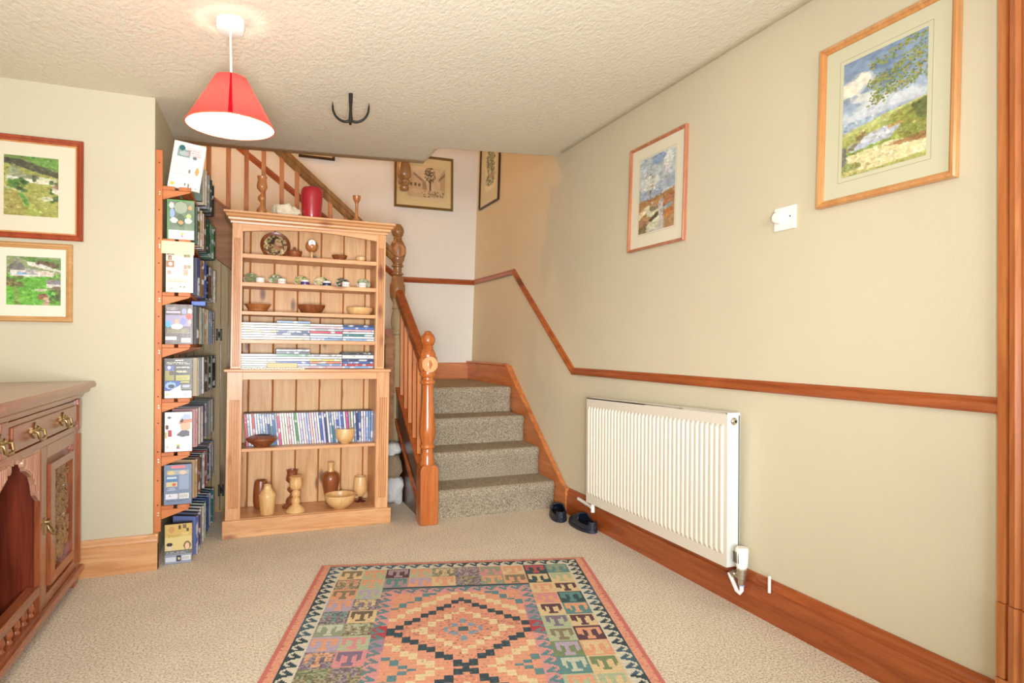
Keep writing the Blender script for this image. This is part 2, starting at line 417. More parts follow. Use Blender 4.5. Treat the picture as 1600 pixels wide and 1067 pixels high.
# door surround on the right wall
b = MB()
AP = [(1.100, 0), (1.100, .022), (1.078, .026), (1.0745, .014), (1.070, .014), (1.067, .028), (1.05, .034), (1.038, .028), (1.028, .036), (1.010, .036), (1.004, .028), (.995, .03), (.99, 0)]
def leanprism(b, prof, z0, z1):
    n = len(prof); vs = []
    for z in (z0, z1):
        for y, d in prof: vs.append((RX(z, d-.002 if d > 0 else -.03), y-.014+.02*z, z))
    b.add(vs, [tuple(range(n)), tuple(range(n, 2*n))[::-1]]+[(i, (i+1) % n, n+(i+1) % n, n+i) for i in range(n)])
leanprism(b, AP, .392, 2.18)
leanprism(b, [(y, d+.004 if d > 0 else 0) for y, d in AP], .19, .39)
leanprism(b, [(1.100, 0), (1.1, .03), (.99, .03), (.99, 0)], 0, .187)
struct(b.build('trim_3', M['oranz']))
d1 = struct(MB().box(1.97, 2.01, .2, .99, .01, 2.08).build('door_1', M['darkz']))
b = MB().lathe([(0, -.06), (.022, -.055), (.026, -.04), (.012, -.025), (.012, 0)], (1.97, .93, 1.0), 16, 'x'); b.build('door_knob', M['brass'], d1, 40)

# ---------------------------------------------------------------- staircase
st = thing('staircase', 'carpeted wooden staircase turning left behind the bookcase, with turned newel posts', 'staircase', (1.45, 3.8, 0))
def P(o): o.parent = st; o.matrix_parent_inverse = Matrix.Translation((-1.45, -3.8, 0)); return o
stepY = [3.785, 4.035, 4.305, 4.565]; stepZ = [.182, .375, .568, .768]; 
for i in range(4):
    z1 = stepZ[i]; z0 = 0 if i == 0 else stepZ[i-1]-.005; y0 = stepY[i]; y1 = stepY[i+1]+.03 if i < 3 else YF
    r = .026; prof = [(y1, z0), (y0+.012, z0), (y0+.010, z1-.07)]
    for k in range(9):
        a = PI+(-PI/2)*k/8; prof.append((y0+r+r*math.cos(a)*1.0, z1-r+r*math.sin(a)))
    prof.insert(3, (y0-.002, z1-.05))
    prof.append((y1, z1+.004))
    x1 = 1.898; n = len(prof); b = MB()
    # rounded right-hand end, like carpet wrapped over the tread
    xs = [(1.0, 0), (1.84, 0), (1.87, .004), (1.886, .012), (1.898, .028)]
    vs = []
    for x, ins in xs:
        for (y, z) in prof: vs.append((x, y+ins if y < y1-.02 else y, z-(ins*.25 if z > z1-.02 else 0)))
    fs = [(j*n+k, (j+1)*n+k, (j+1)*n+(k+1) % n, j*n+(k+1) % n) for j in range(len(xs)-1) for k in range(n)]+[tuple(range(n)), tuple(range((len(xs)-1)*n, len(xs)*n))[::-1]]
    b.add(vs, fs); P(b.build('stair_tread', M['stairc'], smooth=50))
for k in range(4):      # the flight that climbs to the left behind the bookcase
    x1 = .99-.25*k; P(MB().box(x1-.27, x1, 4.60, YF, 0, .768+.192*(k+1)).build('stair_tread', M['stairc'], bevel=.02))
# wall string, right
b = MB(); b.prism([(3.655, 0), (3.655, .15), (3.69, .163), (4.70, .925), (YF, .925), (YF, .60), (4.6, .6), (4.2, .0)], 'x', 1.895, 1.96); o = P(b.build('wall_string', M['oran'+'y'], bevel=.004)); 
b = MB(); b.sweep([(-.02, -.01), (.007, -.01), (.009, 0), (.004, .008), (-.02, .008)], [(1.895, 3.648, .02), (1.895, 3.648, .155), (1.895, 3.69, .166), (1.895, 4.70, .927), (1.895, YF, .927)][::-1], (-1, 0, 0)); P(b.build('string_moulding', M['orany']))
P(MB().box(.92, 1.92, YF-.022, YF, .74, .922).build('landing_skirting', M['oranx'], bevel=.004))
# outer string and dark panel under it
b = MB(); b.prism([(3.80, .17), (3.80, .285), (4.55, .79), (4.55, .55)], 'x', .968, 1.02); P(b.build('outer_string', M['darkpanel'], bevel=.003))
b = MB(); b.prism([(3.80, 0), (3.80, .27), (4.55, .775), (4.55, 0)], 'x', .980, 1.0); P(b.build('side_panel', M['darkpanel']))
b = MB(); b.beam((.966, 3.83, .075), (.966, 4.54, .565), .016, .022, (1, 0, 0)); P(b.build('panel_moulding', M['redy']))
b = MB(); b.beam((.993, 3.82, .305), (.993, 4.55, .797), .062, .02, (1, 0, 0)); P(b.build('string_cap', M['redy']))
# lower handrail and balusters
b = MB(); b.sweep([(-.027, -.035), (.027, -.035), (.03, .0), (.029, .022), (.018, .036), (-.018, .036), (-.029, .022), (-.03, 0)], [(.99, 4.56, 1.475), (.99, 3.80, .985)], (1, 0, 0)); P(b.build('handrail', M['redy'], smooth=35))
for i in range(5):
    y = 4.44-.125*i; zb = .285+(y-3.80)*.673+.015; zt = .985+(y-3.80)*.645-.02
    P(MB().box(.979, 1.003, y-.012, y+.012, zb, zt).build('baluster', M['oranz'], bevel=.002))
def disc_block(b, cx, cy, z0, z1, h):
    # cube with rounded edges and a round raised face on each side
    zc = (z0+z1)/2; r = (z1-z0)/2
    prof = [(.0, -h*1.08), (r*.90, -h*1.08), (r*.97, -h*.98), (r, -h*.6), (r, h*.6), (r*.97, h*.98), (r*.9, h*1.08), (0, h*1.08)]
    b.lathe(prof, (cx, cy, zc), 28, 'y'); b.lathe(prof, (cx, cy, zc), 28, 'x')
    q = h*.80; b.lathe([(q*1.0, z0-.0), (h*1.18, z0+r*.35), (h*1.22, zc), (h*1.18, z1-r*.35), (q, z1)], (cx, cy, 0), 28)
NP = [(.046, .355), (.047, .372), (.040, .395), (.042, .42), (.035, .43), (.034, .455), (.044, .462), (.046, .47), (.044, .478), (.036, .486), (.037, .497), (.046, .52), (.050, .555), (.048, .60), (.041, .68), (.036, .75), (.033, .82), (.034, .845), (.044, .853), (.046, .860), (.044, .868), (.034, .876), (.034, .888), (.044, .897), (.047, .907), (.045, .93)]
NF = [(.045, 1.005), (.048, 1.025), (.046, 1.035), (.037, 1.055), (.030, 1.066), (.033, 1.074), (.029, 1.082), (.038, 1.093), (.043, 1.108), (.044, 1.113), (.0435, 1.118), (.043, 1.128), (.037, 1.146), (.027, 1.156), (.024, 1.158), (.023, 1.164), (.013, 1.172), (0, 1.174)]
nx, ny = .998, 3.75
b = MB()
b.prism([(nx-.056, 0), (nx+.056, 0), (nx+.056, .325), (nx+.05, .35), (nx+.035, .362), (nx-.035, .362), (nx-.05, .35), (nx-.056, .325)], 'y', ny-.056, ny+.056)
P(b.build('newel_base', M['newel'], bevel=.006))
b = MB().lathe(NP, (nx, ny, 0), 28); disc_block(b, nx, ny, .920, 1.020, .047); P(b.build('newel_post', M['newel'], smooth=40))
b = MB().lathe(NF, (nx, ny, 0), 28); P(b.build('newel_finial', M['newel'], smooth=40))
P(MB().lathe([(0, -.003), (.047, -.003), (.0485, -.001), (.0485, .004), (0, .004)], (nx, ny-.0525, .970), 28, 'y').build('newel_face_disc', M['pinez'], smooth=40))
# upper newel
tx, ty = .984, 4.56
def sz(l): return [(r, z) for r, z in l]
b = MB().lathe([(.046, 1.03), (.047, 1.06), (.040, 1.10), (.034, 1.14), (.033, 1.158), (.045, 1.166), (.047, 1.176), (.044, 1.186), (.036, 1.193), (.044, 1.225), (.047, 1.255), (.044, 1.29), (.036, 1.325), (.032, 1.345), (.040, 1.352), (.040, 1.36), (.032, 1.37), (.032, 1.39), (.042, 1.41), (.046, 1.425)], (tx, ty, 0), 24)
P(b.build('newel_post', M['oldpost'], smooth=40))
b = MB().lathe([(.046, 1.42), (.054, 1.44), (.056, 1.48), (.054, 1.52), (.046, 1.535), (.044, 1.56), (.038, 1.585), (.031, 1.592), (.043, 1.598), (.044, 1.605), (.031, 1.612), (.029, 1.64), (.031, 1.65), (.043, 1.656), (.044, 1.662), (.034, 1.672), (.036, 1.685), (.046, 1.70), (.049, 1.72), (.045, 1.735)], (tx, ty, 0), 24)
disc_block(b, tx, ty, 1.718, 1.816, .047)
b.lathe([(.045, 1.80), (.048, 1.815), (.046, 1.828), (.036, 1.842), (.029, 1.854), (.032, 1.862), (.028, 1.87), (.038, 1.882), (.044, 1.90), (.0455, 1.908), (.0445, 1.913), (.044, 1.92), (.038, 1.94), (.026, 1.955), (.022, 1.962), (0, 1.968)], (tx, ty, 0), 24)
P(b.build('newel_post', M['oldnewel'], smooth=40))
P(MB().lathe([(0, -.002), (.045, -.002), (.045, .004), (0, .004)], (tx, ty-.0525, 1.767), 24, 'y').build('newel_face_disc', M['midz'], smooth=40))
P(MB().box(tx-.05, tx+.05, ty-.05, ty+.05, 0, 1.045).build('newel_base', M['oldpost'], bevel=.006))
P(MB().box(.865, .925, 4.40, 4.43, .42, 1.09).build('support_plank', M['string'], bevel=.004))
# upper flight string, handrail, balusters
zs = lambda x: 2.048-.77*(x+.268)
b = MB(); b.prism([(-.43, zs(-.43)), (.945, zs(.945)), (.945, zs(.945)-.367), (-.43, zs(-.43)-.367)], 'y', 4.455, 4.495); P(b.build('upper_string', M['string'], bevel=.003))
b = MB(); b.beam((-.43, 4.475, zs(-.43)+.006), (.945, 4.475, zs(.945)+.006), .05, .014, (0, 1, 0)); P(b.build('string_cap', M['redx']))
hz = lambda x: 1.725-.86*(x-.94)
b = MB(); b.sweep([(-.03, -.03), (-.034, -.004), (-.024, .004), (-.028, .018), (-.018, .032), (.018, .032), (.028, .018), (.024, .004), (.034, -.004), (.03, -.03)], [(.945, 4.50, hz(.945)), (-.35, 4.50, hz(-.35))], (0, 1, 0)); P(b.build('handrail', M['oldnewel'], smooth=30))
for x in (-.365, -.256, -.14, -.032, .073, .186, .283, .393, .502, .612, .722, .832):
    P(MB().box(x-.014, x+.014, 4.486, 4.514, zs(x)-.01, hz(x)-.015).build('baluster', M['oranz'], bevel=.002))
# turned pendant under the trimmed ceiling corner
b = MB().lathe([(.03, 2.40), (.045, 2.35), (.05, 2.30), (.048, 2.28), (.036, 2.268), (.03, 2.262), (.044, 2.25), (.043, 2.234), (.03, 2.222), (.026, 2.216), (.034, 2.208), (.034, 2.192), (.024, 2.18), (0, 2.176)], (1.0, 4.43, 0), 24)
tag(b.build('newel_drop', M['oldnewel'], smooth=40), 'dark turned wooden drop finial hanging below the ceiling corner over the stairs', 'finial')

# rubble beside the stairs
t = thing('rubble_footing', 'rough whitewashed stone footing between the bookcase and the staircase panel', 'stonework', (.90, 4.33, 0))
def lump(seed, sx, sy, sz_, n=3):
    bm = bmesh.new(); bmesh.ops.create_icosphere(bm, subdivisions=n, radius=1)
    r = random.Random(seed); ph = [r.uniform(0, 6) for _ in range(6)]
    for v in bm.verts:
        c = v.co; m = max(abs(c.x), abs(c.y), abs(c.z)); q = c/m*.6+c*.4
        d = 1+.12*math.sin(4*c.x+ph[0])*math.cos(5*c.z+ph[1])+.06*math.sin(9*c.y+ph[2]+7*c.x)
        v.co = Vector((q.x*sx*d, q.y*sy*d, q.z*sz_*d))
    me = bpy.data.meshes.new('lump'); bm.to_mesh(me); bm.free(); me.polygons.foreach_set('use_smooth', [True]*len(me.polygons)); return me
for k, (z, h, m, dx) in enumerate([(.09, .095, 'plaster', .01), (.255, .085, 'stone', 0), (.37, .045, 'plaster', -.005)]):
    me = lump(20+k, .066, .07, h); me.materials.append(M[m]); link('stone', me, t, 0, (dx, .01*k, z))

# ---------------------------------------------------------------- understairs plank door
dt = thing('understairs_door', 'old plank cupboard door under the stairs, behind the bookcase', 'door', (.2, 4.47, 0))
x = -.428-.2
k = 0
while x < .74:
    w = (.05, .046, .055, .048)[k % 4]; x1 = min(x+w-.003, .745)
    zt = lambda xx: zs(xx+.2)-.37
    b = MB(); b.prism([(x, .012), (x1, .012), (x1, zt(x1)), (x, zt(x))], 'y', 0, .02); b.build('plank', M['plank'], dt, bevel=.003); x += w; k += 1
MB().box(-.62, .74, .021, .028, .01, 1.2).build('backing_board', M['darkz'], dt)
for hx, hz_ in ((-.389, 1.147), (-.373, .145)):
    b = MB()
    for s in (-1, 1):
        b.box(hx+s*.012-.006, hx+s*.012+.006, -.004, .001, hz_-.028, hz_+.028)
        b.lathe([(0, -.005), (.007, -.004), (.007, .001)], (hx+s*.012, 0, hz_+.032), 10, 'y'); b.lathe([(0, -.005), (.007, -.004), (.007, .001)], (hx+s*.012, 0, hz_-.032), 10, 'y')
    b.box(hx-.012, hx+.012, -.003, .001, hz_-.008, hz_+.008)
    b.tube([(hx, -.004, hz_-.02), (hx, -.004, hz_+.02)], .004, 8)
    b.build('hinge', M['iron'], dt)

# ---------------------------------------------------------------- pine bookcase
BO = Vector((.325, 3.86, 0)); BR = Matrix.Rotation(math.radians(.55), 4, 'Y'); BM = Matrix.Translation(BO) @ BR
bk = thing('bookcase', 'tall open pine bookcase with moulded cornice and fluted posts', 'bookcase', mw=BM)
bx = lambda n, m, *a, bevel=.0025: MB().box(*a).build(n, M[m], bk, bevel=bevel)
# plinth whose foot follows the floor
b = MB(); b.add([(-.47, -.02, -.0045), (.47, -.02, .0045), (.47, .29, .0045), (-.47, .29, -.0045), (-.47, -.02, .097), (.47, -.02, .097), (.47, .29, .097), (-.47, .29, .097)], [(3, 2, 1, 0), (4, 5, 6, 7), (0, 1, 5, 4), (1, 2, 6, 5), (2, 3, 7, 6), (3, 0, 4, 7)])
b.build('plinth', M['pinex'], bk, bevel=.004)
def fluted(name, x0, x1, yf, z0, z1, fz0, fz1, depth):
    n = 4; w = x1-x0; pts = [(x0, yf)]
    m = .16*w; g = (w-2*m)/n
    b = MB(); b.box(x0, x1, yf, yf+depth, z0, fz0); b.box(x0, x1, yf, yf+depth, fz1, z1)
    poly = [(x0, yf+depth), (x0, yf), (x0+m*.7, yf)]
    for i in range(n):
        a = x0+m+g*i; poly += [(a+g*.12, yf), (a+g*.34, yf+.010), (a+g*.66, yf+.010), (a+g*.88, yf)]
    poly += [(x1-m*.7, yf), (x1, yf), (x1, yf+depth)]
    b.prism(poly, 'z', fz0, fz1); return b.build(name, M['pinez'], bk)
fluted('lower_post', -.455, -.377, 0, .097, .926, .16, .77, .022); fluted('lower_post', .377, .452, 0, .097, .926, .16, .77, .022)
fluted('upper_post', -.441, -.386, .05, .943, 1.772, .955, 1.687, .022); fluted('upper_post', .373, .428, .05, .943, 1.772, .955, 1.687, .022)
for s, x0, x1 in ((0, -.449, -.429), (1, .425, .445)): bx('side_panel', 'pinez', x0, x1, .02, .29, .097, .926, bevel=0)
for s, x0, x1 in ((0, -.436, -.416), (1, .403, .423)): bx('side_panel', 'pinez', x0, x1, .07, .29, .943, 1.772, bevel=0)
bx('inner_side', 'pinez', -.429, -.378, .022, .27, .097, .926, bevel=0); bx('inner_side', 'pinez', .376, .425, .022, .27, .097, .926, bevel=0)
bx('inner_side', 'pinez', -.416, -.388, .072, .27, .943, 1.772, bevel=0); bx('inner_side', 'pinez', .372, .403, .072, .27, .943, 1.772, bevel=0)
bx('top_rail', 'pinex', -.377, .377, .002, .022, .882, .926)
bx('ledge', 'pinex', -.474, .458, -.022, .285, .926, .943, bevel=.005)
bx('bottom_board', 'pinex', -.378, .378, .0, .27, .085, .1, bevel=.001)
bx('shelf', 'pinex', -.377, .376, .02, .27, .471, .490)
for z0, z1 in ((1.577, 1.602), (1.415, 1.440), (1.252, 1.274), (1.088, 1.111)): bx('shelf', 'pinex', -.387, .373, .05, .27, z0, z1)
b = MB(); poly = [(-.386, 1.772), (-.386, 1.728)]
for i in range(17):
    x = -.386+.759*i/16; poly.append((x, 1.728+.028*math.sin(PI*i/16)**1))
poly += [(.373, 1.728), (.373, 1.772)]; poly = poly[:2]+poly[3:-3]+poly[-2:]
b.prism(poly, 'y', .052, .072); b.build('arched_frieze', M['pinex'], bk)
edges = [-.39, -.345, -.208, -.0715, .0665, .205, .3425, .39]
for i in range(7):
    x0, x1 = edges[i], edges[i+1]
    for z0, z1, w in ((.1, .926, .43), (.943, 1.80, .42)):
        xa, xb = max(x0, -.385)+.004, min(x1, .38)-.004
        MB().box(xa, xb, .270, .284, z0, z1).build('back_board', M['pineback'], bk, bevel=.003)
        if i < 6:
            b = MB(); b.tube([(x1-.0005, .272, z0), (x1-.0005, .272, z1)], .0045, 8); b.build('board_bead', M['bead'], bk)
bx('back_panel', 'bead', -.40, .40, .285, .292, .1, 1.80, bevel=0)
# cornice
CP = [(0, 0), (.014, 0), (.016, .01), (.034, .018), (.036, .028), (.052, .034), (.058, .044), (.074, .05), (.074, .06), (0, .06)]
b = MB(); n = len(CP); vs = []
for (ax, ay, sxx, syy) in ((-.441, .29, -1, 0), (-.441, .05, -1, -1), (.428, .05, 1, -1), (.428, .29, 1, 0)):
    for d, z in CP: vs.append((ax+sxx*d*(.6 if 1 else 1), ay+syy*d, 1.770+z))
fs = [(i*n+j, i*n+(j+1) % n, (i+1)*n+(j+1) % n, (i+1)*n+j) for i in range(3) for j in range(n)]+[tuple(range(n)), tuple(range(3*n, 4*n))[::-1]]
b.add(vs, fs); b.build('cornice', M['pinex'], bk)
bx('top_board', 'pinex', -.436, .423, .052, .29, 1.79, 1.826, bevel=0)
def BP(x, y, z): return BM @ Vector((x, y, z))
BQ = BR.to_euler()

# ---- film cases
def case_mesh(t, d, h, nm):
    b = MB(); e = .0015
    b.mat(0).box(e, t-e, .0006, d, e, h-e) if False else None
    e = t*.13; b.mat(1); b.add([(e, 0, 0), (t-e, 0, 0), (t-e, 0, h), (e, 0, h)], [(0, 1, 2, 3)]); b.mat(0); b.add([(0, 0, 0), (e, 0, 0), (e, 0, h), (0, 0, h), (t-e, 0, 0), (t, 0, 0), (t, 0, h), (t-e, 0, h)], [(0, 1, 2, 3), (4, 5, 6, 7)])
    b.mat(0); b.add([(0, 0, 0), (t, 0, 0), (t, d, 0), (0, d, 0), (0, 0, h), (t, 0, h), (t, d, h), (0, d, h)], [(0, 3, 2, 1), (4, 5, 6, 7), (3, 7, 6, 2)])
    b.mat(2); b.add([(0, 0, 0), (0, d, 0), (0, d, h), (0, 0, h)], [(0, 3, 2, 1)]); b.add([(t, 0, 0), (t, d, 0), (t, d, h), (t, 0, h)], [(0, 1, 2, 3)])
    me = bpy.data.meshes.new(nm); me.from_pydata(b.v, [], b.f)
    for m in ('casebody', 'spine', 'casetint'): me.materials.append(M[m])
    me.polygons.foreach_set('material_index', b.mi)
    bm = bmesh.new(); bm.from_mesh(me); bmesh.ops.remove_doubles(bm, verts=bm.verts, dist=1e-5); bmesh.ops.recalc_face_normals(bm, faces=bm.faces); bm.to_mesh(me); bm.free()
    return me
COL = {'cream': 'ddd2b2', 'white': 'dedcd8', 'yellow': 'e2c64e', 'steel blue': '7f9cc4', 'pale green': 'c4dcc0', 'navy': '2c3f74', 'pale blue': 'b4c9e8', 'crimson': 'd2304c', 'pink': 'eab4bc', 'grey': 'a4a8ac', 'teal': '3d7f7c', 'blue': '4468b8', 'black': '2a2a30', 'green': '4a9a58', 'orange': 'e07a48', 'lilac': 'c4bee0', 'hot pink': 'd84a8c', 'red': 'cc3a40', 'dark green': '2f5a3c', 'brown': '7a5a40', 'tan': 'c8a878', 'dark grey': '55585c', 'light blue': '93b8e4', 'purple': '6a5a9c'}
cm14 = case_mesh(.0138, .135, .188, 'dvd_case'); cm28 = case_mesh(.0278, .135, .188, 'wide_dvd_case'); vm = case_mesh(.027, .12, .196, 'video_case')
def case(name, me, mw, colour, label, group):
    o = bpy.data.objects.new(name, me); C.objects.link(o); o.matrix_world = mw
    c = lin(COL[colour]); j = 1+random.uniform(-.08, .08); o.color = (min(1, c[0]*j), min(1, c[1]*j), min(1, c[2]*j), 1)
    tag(o, label, 'film case', group); return o
stacksA = ['cream cream white yellow white cream white', 'steel blue,pale green,white,white,navy,navy,white,cream', 'white,pink,grey,crimson,white,pale blue,steel blue', 'navy,blue,pink,white,teal,white,light blue']
stacksB = ['pink,white,pale green,cream,white,pale green', 'grey,black,green,white,white,blue,pale blue,cream', 'grey,white,yellow,orange,steel blue,pink', 'black,white*,navy,blue,red,light blue']
sx0 = [-.386, -.197, -.008, .181]
for row, (zb, sts, where, yf) in enumerate(((1.1112, stacksA, 'bottom upper shelf', .085), (.9432, stacksB, 'bookcase ledge', .10))):
    for si, s in enumerate(sts):
        cols = s.split(',') if ',' in s else s.split(' ')
        z = zb
        for k, c in enumerate(reversed(cols)):
            wide = c.endswith('*'); c = c.strip('*'); t = .0278 if wide else .0138; z += t+.0004
            dx = random.uniform(-.0005, .0005) if si < 3 else random.uniform(0, .002); dy = random.uniform(-.003, .003)
            mw = BM @ Matrix.Translation((sx0[si]+dx if si else sx0[si]+abs(dx), yf+dy, z)) @ Matrix.Rotation(PI/2, 4, 'Y')
            n = len(cols)-k
            pos = {1: 'top', len(cols): 'bottom'}.get(n, ORD(n)+' from top')
            case('film_case', cm28 if wide else cm14, mw, c, '%s film case, %s of the %s stack on the %s' % (c, pos, ORD(si+1), where), 'film cases stacked in the bookcase')
rowc = 'red,pale blue,white,red,pale blue,white,light blue,grey,steel blue,navy,teal,blue,grey,hot pink,white,cream,white,pink,white,white,green,white,lilac,white,lilac,pale blue,pink,white,lilac,white,blue,lilac,navy,white,steel blue,teal,lilac,blue,pale blue,blue,white,hot pink,grey,cream,steel blue,navy,blue,white,lilac,light blue,steel blue,steel blue,grey,light blue'.split(',')
x = -.352; nrow = len(rowc)
for k, c in enumerate(rowc):
    a = math.radians(7.2-2.2*abs(k-22)/22) if k < 40 else math.radians(max(0, 5.4*(1-(k-40)/11)))
    # leaning left: the foot stays on the shelf, the top moves left
    dy = random.uniform(-.004, .004)
    mw = BM @ Matrix.Translation((x, .105+dy+.0*k, .4905)) @ Matrix.Rotation(-a, 4, 'Y')
    case('film_case', cm14, mw, c, '%s film case, %s from the left in the standing row behind the bowls' % (c, ORD(k+1)), 'film cases standing in the bookcase')
    x += .0138/math.cos(a)+.00012 if k < 48 else .0141
# ---- cover prints
def blank(h, w, c): return np.ones((h, w, 3))*np.array(c, float)
def hx(c): return np.array([int(c[i:i+2], 16) for i in (0, 2, 4)], float)
def rect(a, x0, y0, x1, y1, c):
    H, Wd = a.shape[:2]; a[int(y0*H):max(int(y0*H)+1, int(y1*H)), int(x0*Wd):max(int(x0*Wd)+1, int(x1*Wd))] = hx(c); return a
def ell(a, cx, cy, rx, ry, c, k=1.):
    H, Wd = a.shape[:2]; yy, xx = np.mgrid[0:H, 0:Wd]; m = (((xx+.5)/Wd-cx)/rx)**2+(((yy+.5)/H-cy)/ry)**2 < 1
    a[m] = a[m]*(1-k)+hx(c)*k; return a
def poly(a, pts, c, k=1.):
    H, Wd = a.shape[:2]; yy, xx = np.mgrid[0:H, 0:Wd]; px = (xx+.5)/Wd; py = (yy+.5)/H; ins = np.zeros((H, Wd), bool); n = len(pts)
    for i in range(n):
        (x0, y0), (x1, y1) = pts[i], pts[(i+1) % n]
        if y0 == y1: continue
        cnd = ((y0 > py) != (y1 > py)) & (px < (x1-x0)*(py-y0)/(y1-y0)+x0); ins ^= cnd
    a[ins] = a[ins]*(1-k)+hx(c)*k; return a
def noi(h, w, cells, seed=0):
    r = np.random.RandomState(seed); out = np.zeros((h, w)); amp = 1.; tot = 0
    for o in range(3):
        c = max(2, int(cells*2**o)); g = r.rand(c+2, c+2); y = np.linspace(0, c, h); x = np.linspace(0, c, w); yi = y.astype(int); xi = x.astype(int); fy = (y-yi)[:, None]; fx = (x-xi)[None]
        q = g[yi][:, xi]*(1-fy)*(1-fx)+g[yi+1][:, xi]*fy*(1-fx)+g[yi][:, xi+1]*(1-fy)*fx+g[yi+1][:, xi+1]*fy*fx
        out += q*amp; tot += amp; amp *= .5
    return out/tot
def lines(a, x0, x1, y0, y1, n, c, seed=0, k=.6):
    H, Wd = a.shape[:2]; r = random.Random(seed)
    for i in range(n):
        y = int((y0+(y1-y0)*(i+.5)/n)*H); xa = int((x0+r.uniform(0, .04))*Wd); xb = int((x1-r.uniform(0, .15)*(x1-x0))*Wd)
        for xx in range(xa, xb):
            if r.random() < .8: a[y, xx] = a[y, xx]*(1-k)+hx(c)*k
    return a
def codebar(a, x0, y0, x1, y1):
    rect(a, x0, y0, x1, y1, 'f4f2ec'); H, Wd = a.shape[:2]
    for xx in range(int(x0*Wd)+1, int(x1*Wd)-1, 2): a[int((y0+.015)*H):int((y1-.015)*H), xx] = hx('8c8c90')
def cov_white():
    a = blank(60, 44, (240, 238, 230)); rect(a, .15, .16, .55, .33, '8fa7a2'); ell(a, .26, .12, .1, .06, '2f6f72'); ell(a, .35, .24, .15, .05, 'b7c6c0'); ell(a, .70, .30, .07, .03, '6f7f7c')
    lines(a, .42, .95, .10, .27, 7, 'e29aa0', 1, .6); lines(a, .1, .62, .42, .62, 5, 'cfd2d2', 2); lines(a, .1, .9, .66, .72, 3, 'bfc6ca', 2); ell(a, .84, .58, .06, .09, 'e6a860'); ell(a, .6, .6, .03, .05, '8b8f88'); ell(a, .12, .92, .06, .04, 'd8cf4a'); rect(a, .52, .88, .56, .93, '777a66'); rect(a, .62, .88, .66, .95, '777a66'); lines(a, .7, .92, .93, .96, 2, '999999', 4); return a
def cov_green():
    a = blank(56, 40, (120, 140, 116)); n = noi(56, 40, 5, 3); a = a*(.75+.5*n[:, :, None]); rect(a, 0, 0, 1, .03, '4db83a'); rect(a, 0, 0, .04, 1, '3fae3a')
    ell(a, .5, .19, .24, .15, 'a8b39c'); ell(a, .18, .34, .09, .12, '9fb9dc'); ell(a, .16, .14, .1, .08, 'ccd6d0'); ell(a, .85, .18, .07, .06, 'e8a86e'); ell(a, .5, .52, .16, .16, '5d7358'); ell(a, .5, .57, .09, .05, 'e2a26a'); ell(a, .8, .4, .1, .06, 'bcd08a'); ell(a, .25, .52, .14, .07, 'd8dcd6'); ell(a, .78, .52, .14, .07, 'd8dcd6')
    rect(a, .05, .78, 1, 1, 'eceee4'); ell(a, .56, .87, .05, .05, 'e6cf58'); rect(a, .5, .9, .62, .95, 'a9a6d8'); return a
def cov_hearts():
    a = blank(60, 44, (240, 230, 210))
    for x0, y0, x1, y1, c in ((.03, .0, .3, .06, '6f7a52'), (.08, .08, .22, .19, '9a7a58'), (.02, .21, .30, .38, 'b07a58'), (.68, .02, .9, .11, '8f9a58'), (.66, .30, .78, .40, 'd98a7c'), (.80, .30, .92, .39, '8f9468'), (.64, .43, .84, .58, 'e6b09a')):
        rect(a, x0, y0, x1, y1, c); ell(a, (x0+x1)/2, (y0+y1)/2, (x1-x0)*.3, (y1-y0)*.3, 'd8a88c', .7)
    ell(a, .16, .28, .07, .05, 'e8d8c8'); ell(a, .12, .5, .08, .05, 'd88a88', .7); lines(a, .06, .85, .64, .76, 5, 'b8a88c', 3, .7); rect(a, .08, .84, .3, .96, 'f4eedd'); lines(a, .1, .28, .86, .95, 5, '999080', 5, .7); ell(a, .54, .86, .035, .03, '8a8a7c'); ell(a, .68, .86, .05, .02, '8a8a7c'); return a
def cov_dark(seed, base, acc):
    a = blank(60, 44, hx(base)); n = noi(60, 44, 6, seed); a = a*(.6+.8*n[:, :, None]); return a
def cov_space():
    a = cov_dark(4, '6a5e58', ''); lines(a, .05, .5, .07, .14, 3, 'd0c8d8', 2, .7); rect(a, .0, .28, .95, .56, '9a94b4'); rect(a, .03, .17, .55, .22, 'c8b8cc'); ell(a, .68, .17, .1, .07, '9aa0d0'); ell(a, .9, .17, .08, .08, 'c8c0cc'); ell(a, .88, .3, .12, .08, 'c24a30'); ell(a, .65, .42, .12, .09, '7f84c4'); ell(a, .1, .5, .1, .09, '4fa6cc'); ell(a, .42, .44, .09, .08, 'c0a078'); ell(a, .42, .56, .22, .07, 'd8d4c8'); ell(a, .9, .44, .06, .07, 'd8a898'); lines(a, .05, .95, .62, .74, 5, 'b4a468', 8, .7); rect(a, .02, .83, .42, .91, 'e8e4d0'); codebar(a, .6, .86, .95, .98); lines(a, .04, .95, .93, .98, 2, '5a4a38', 3); return a
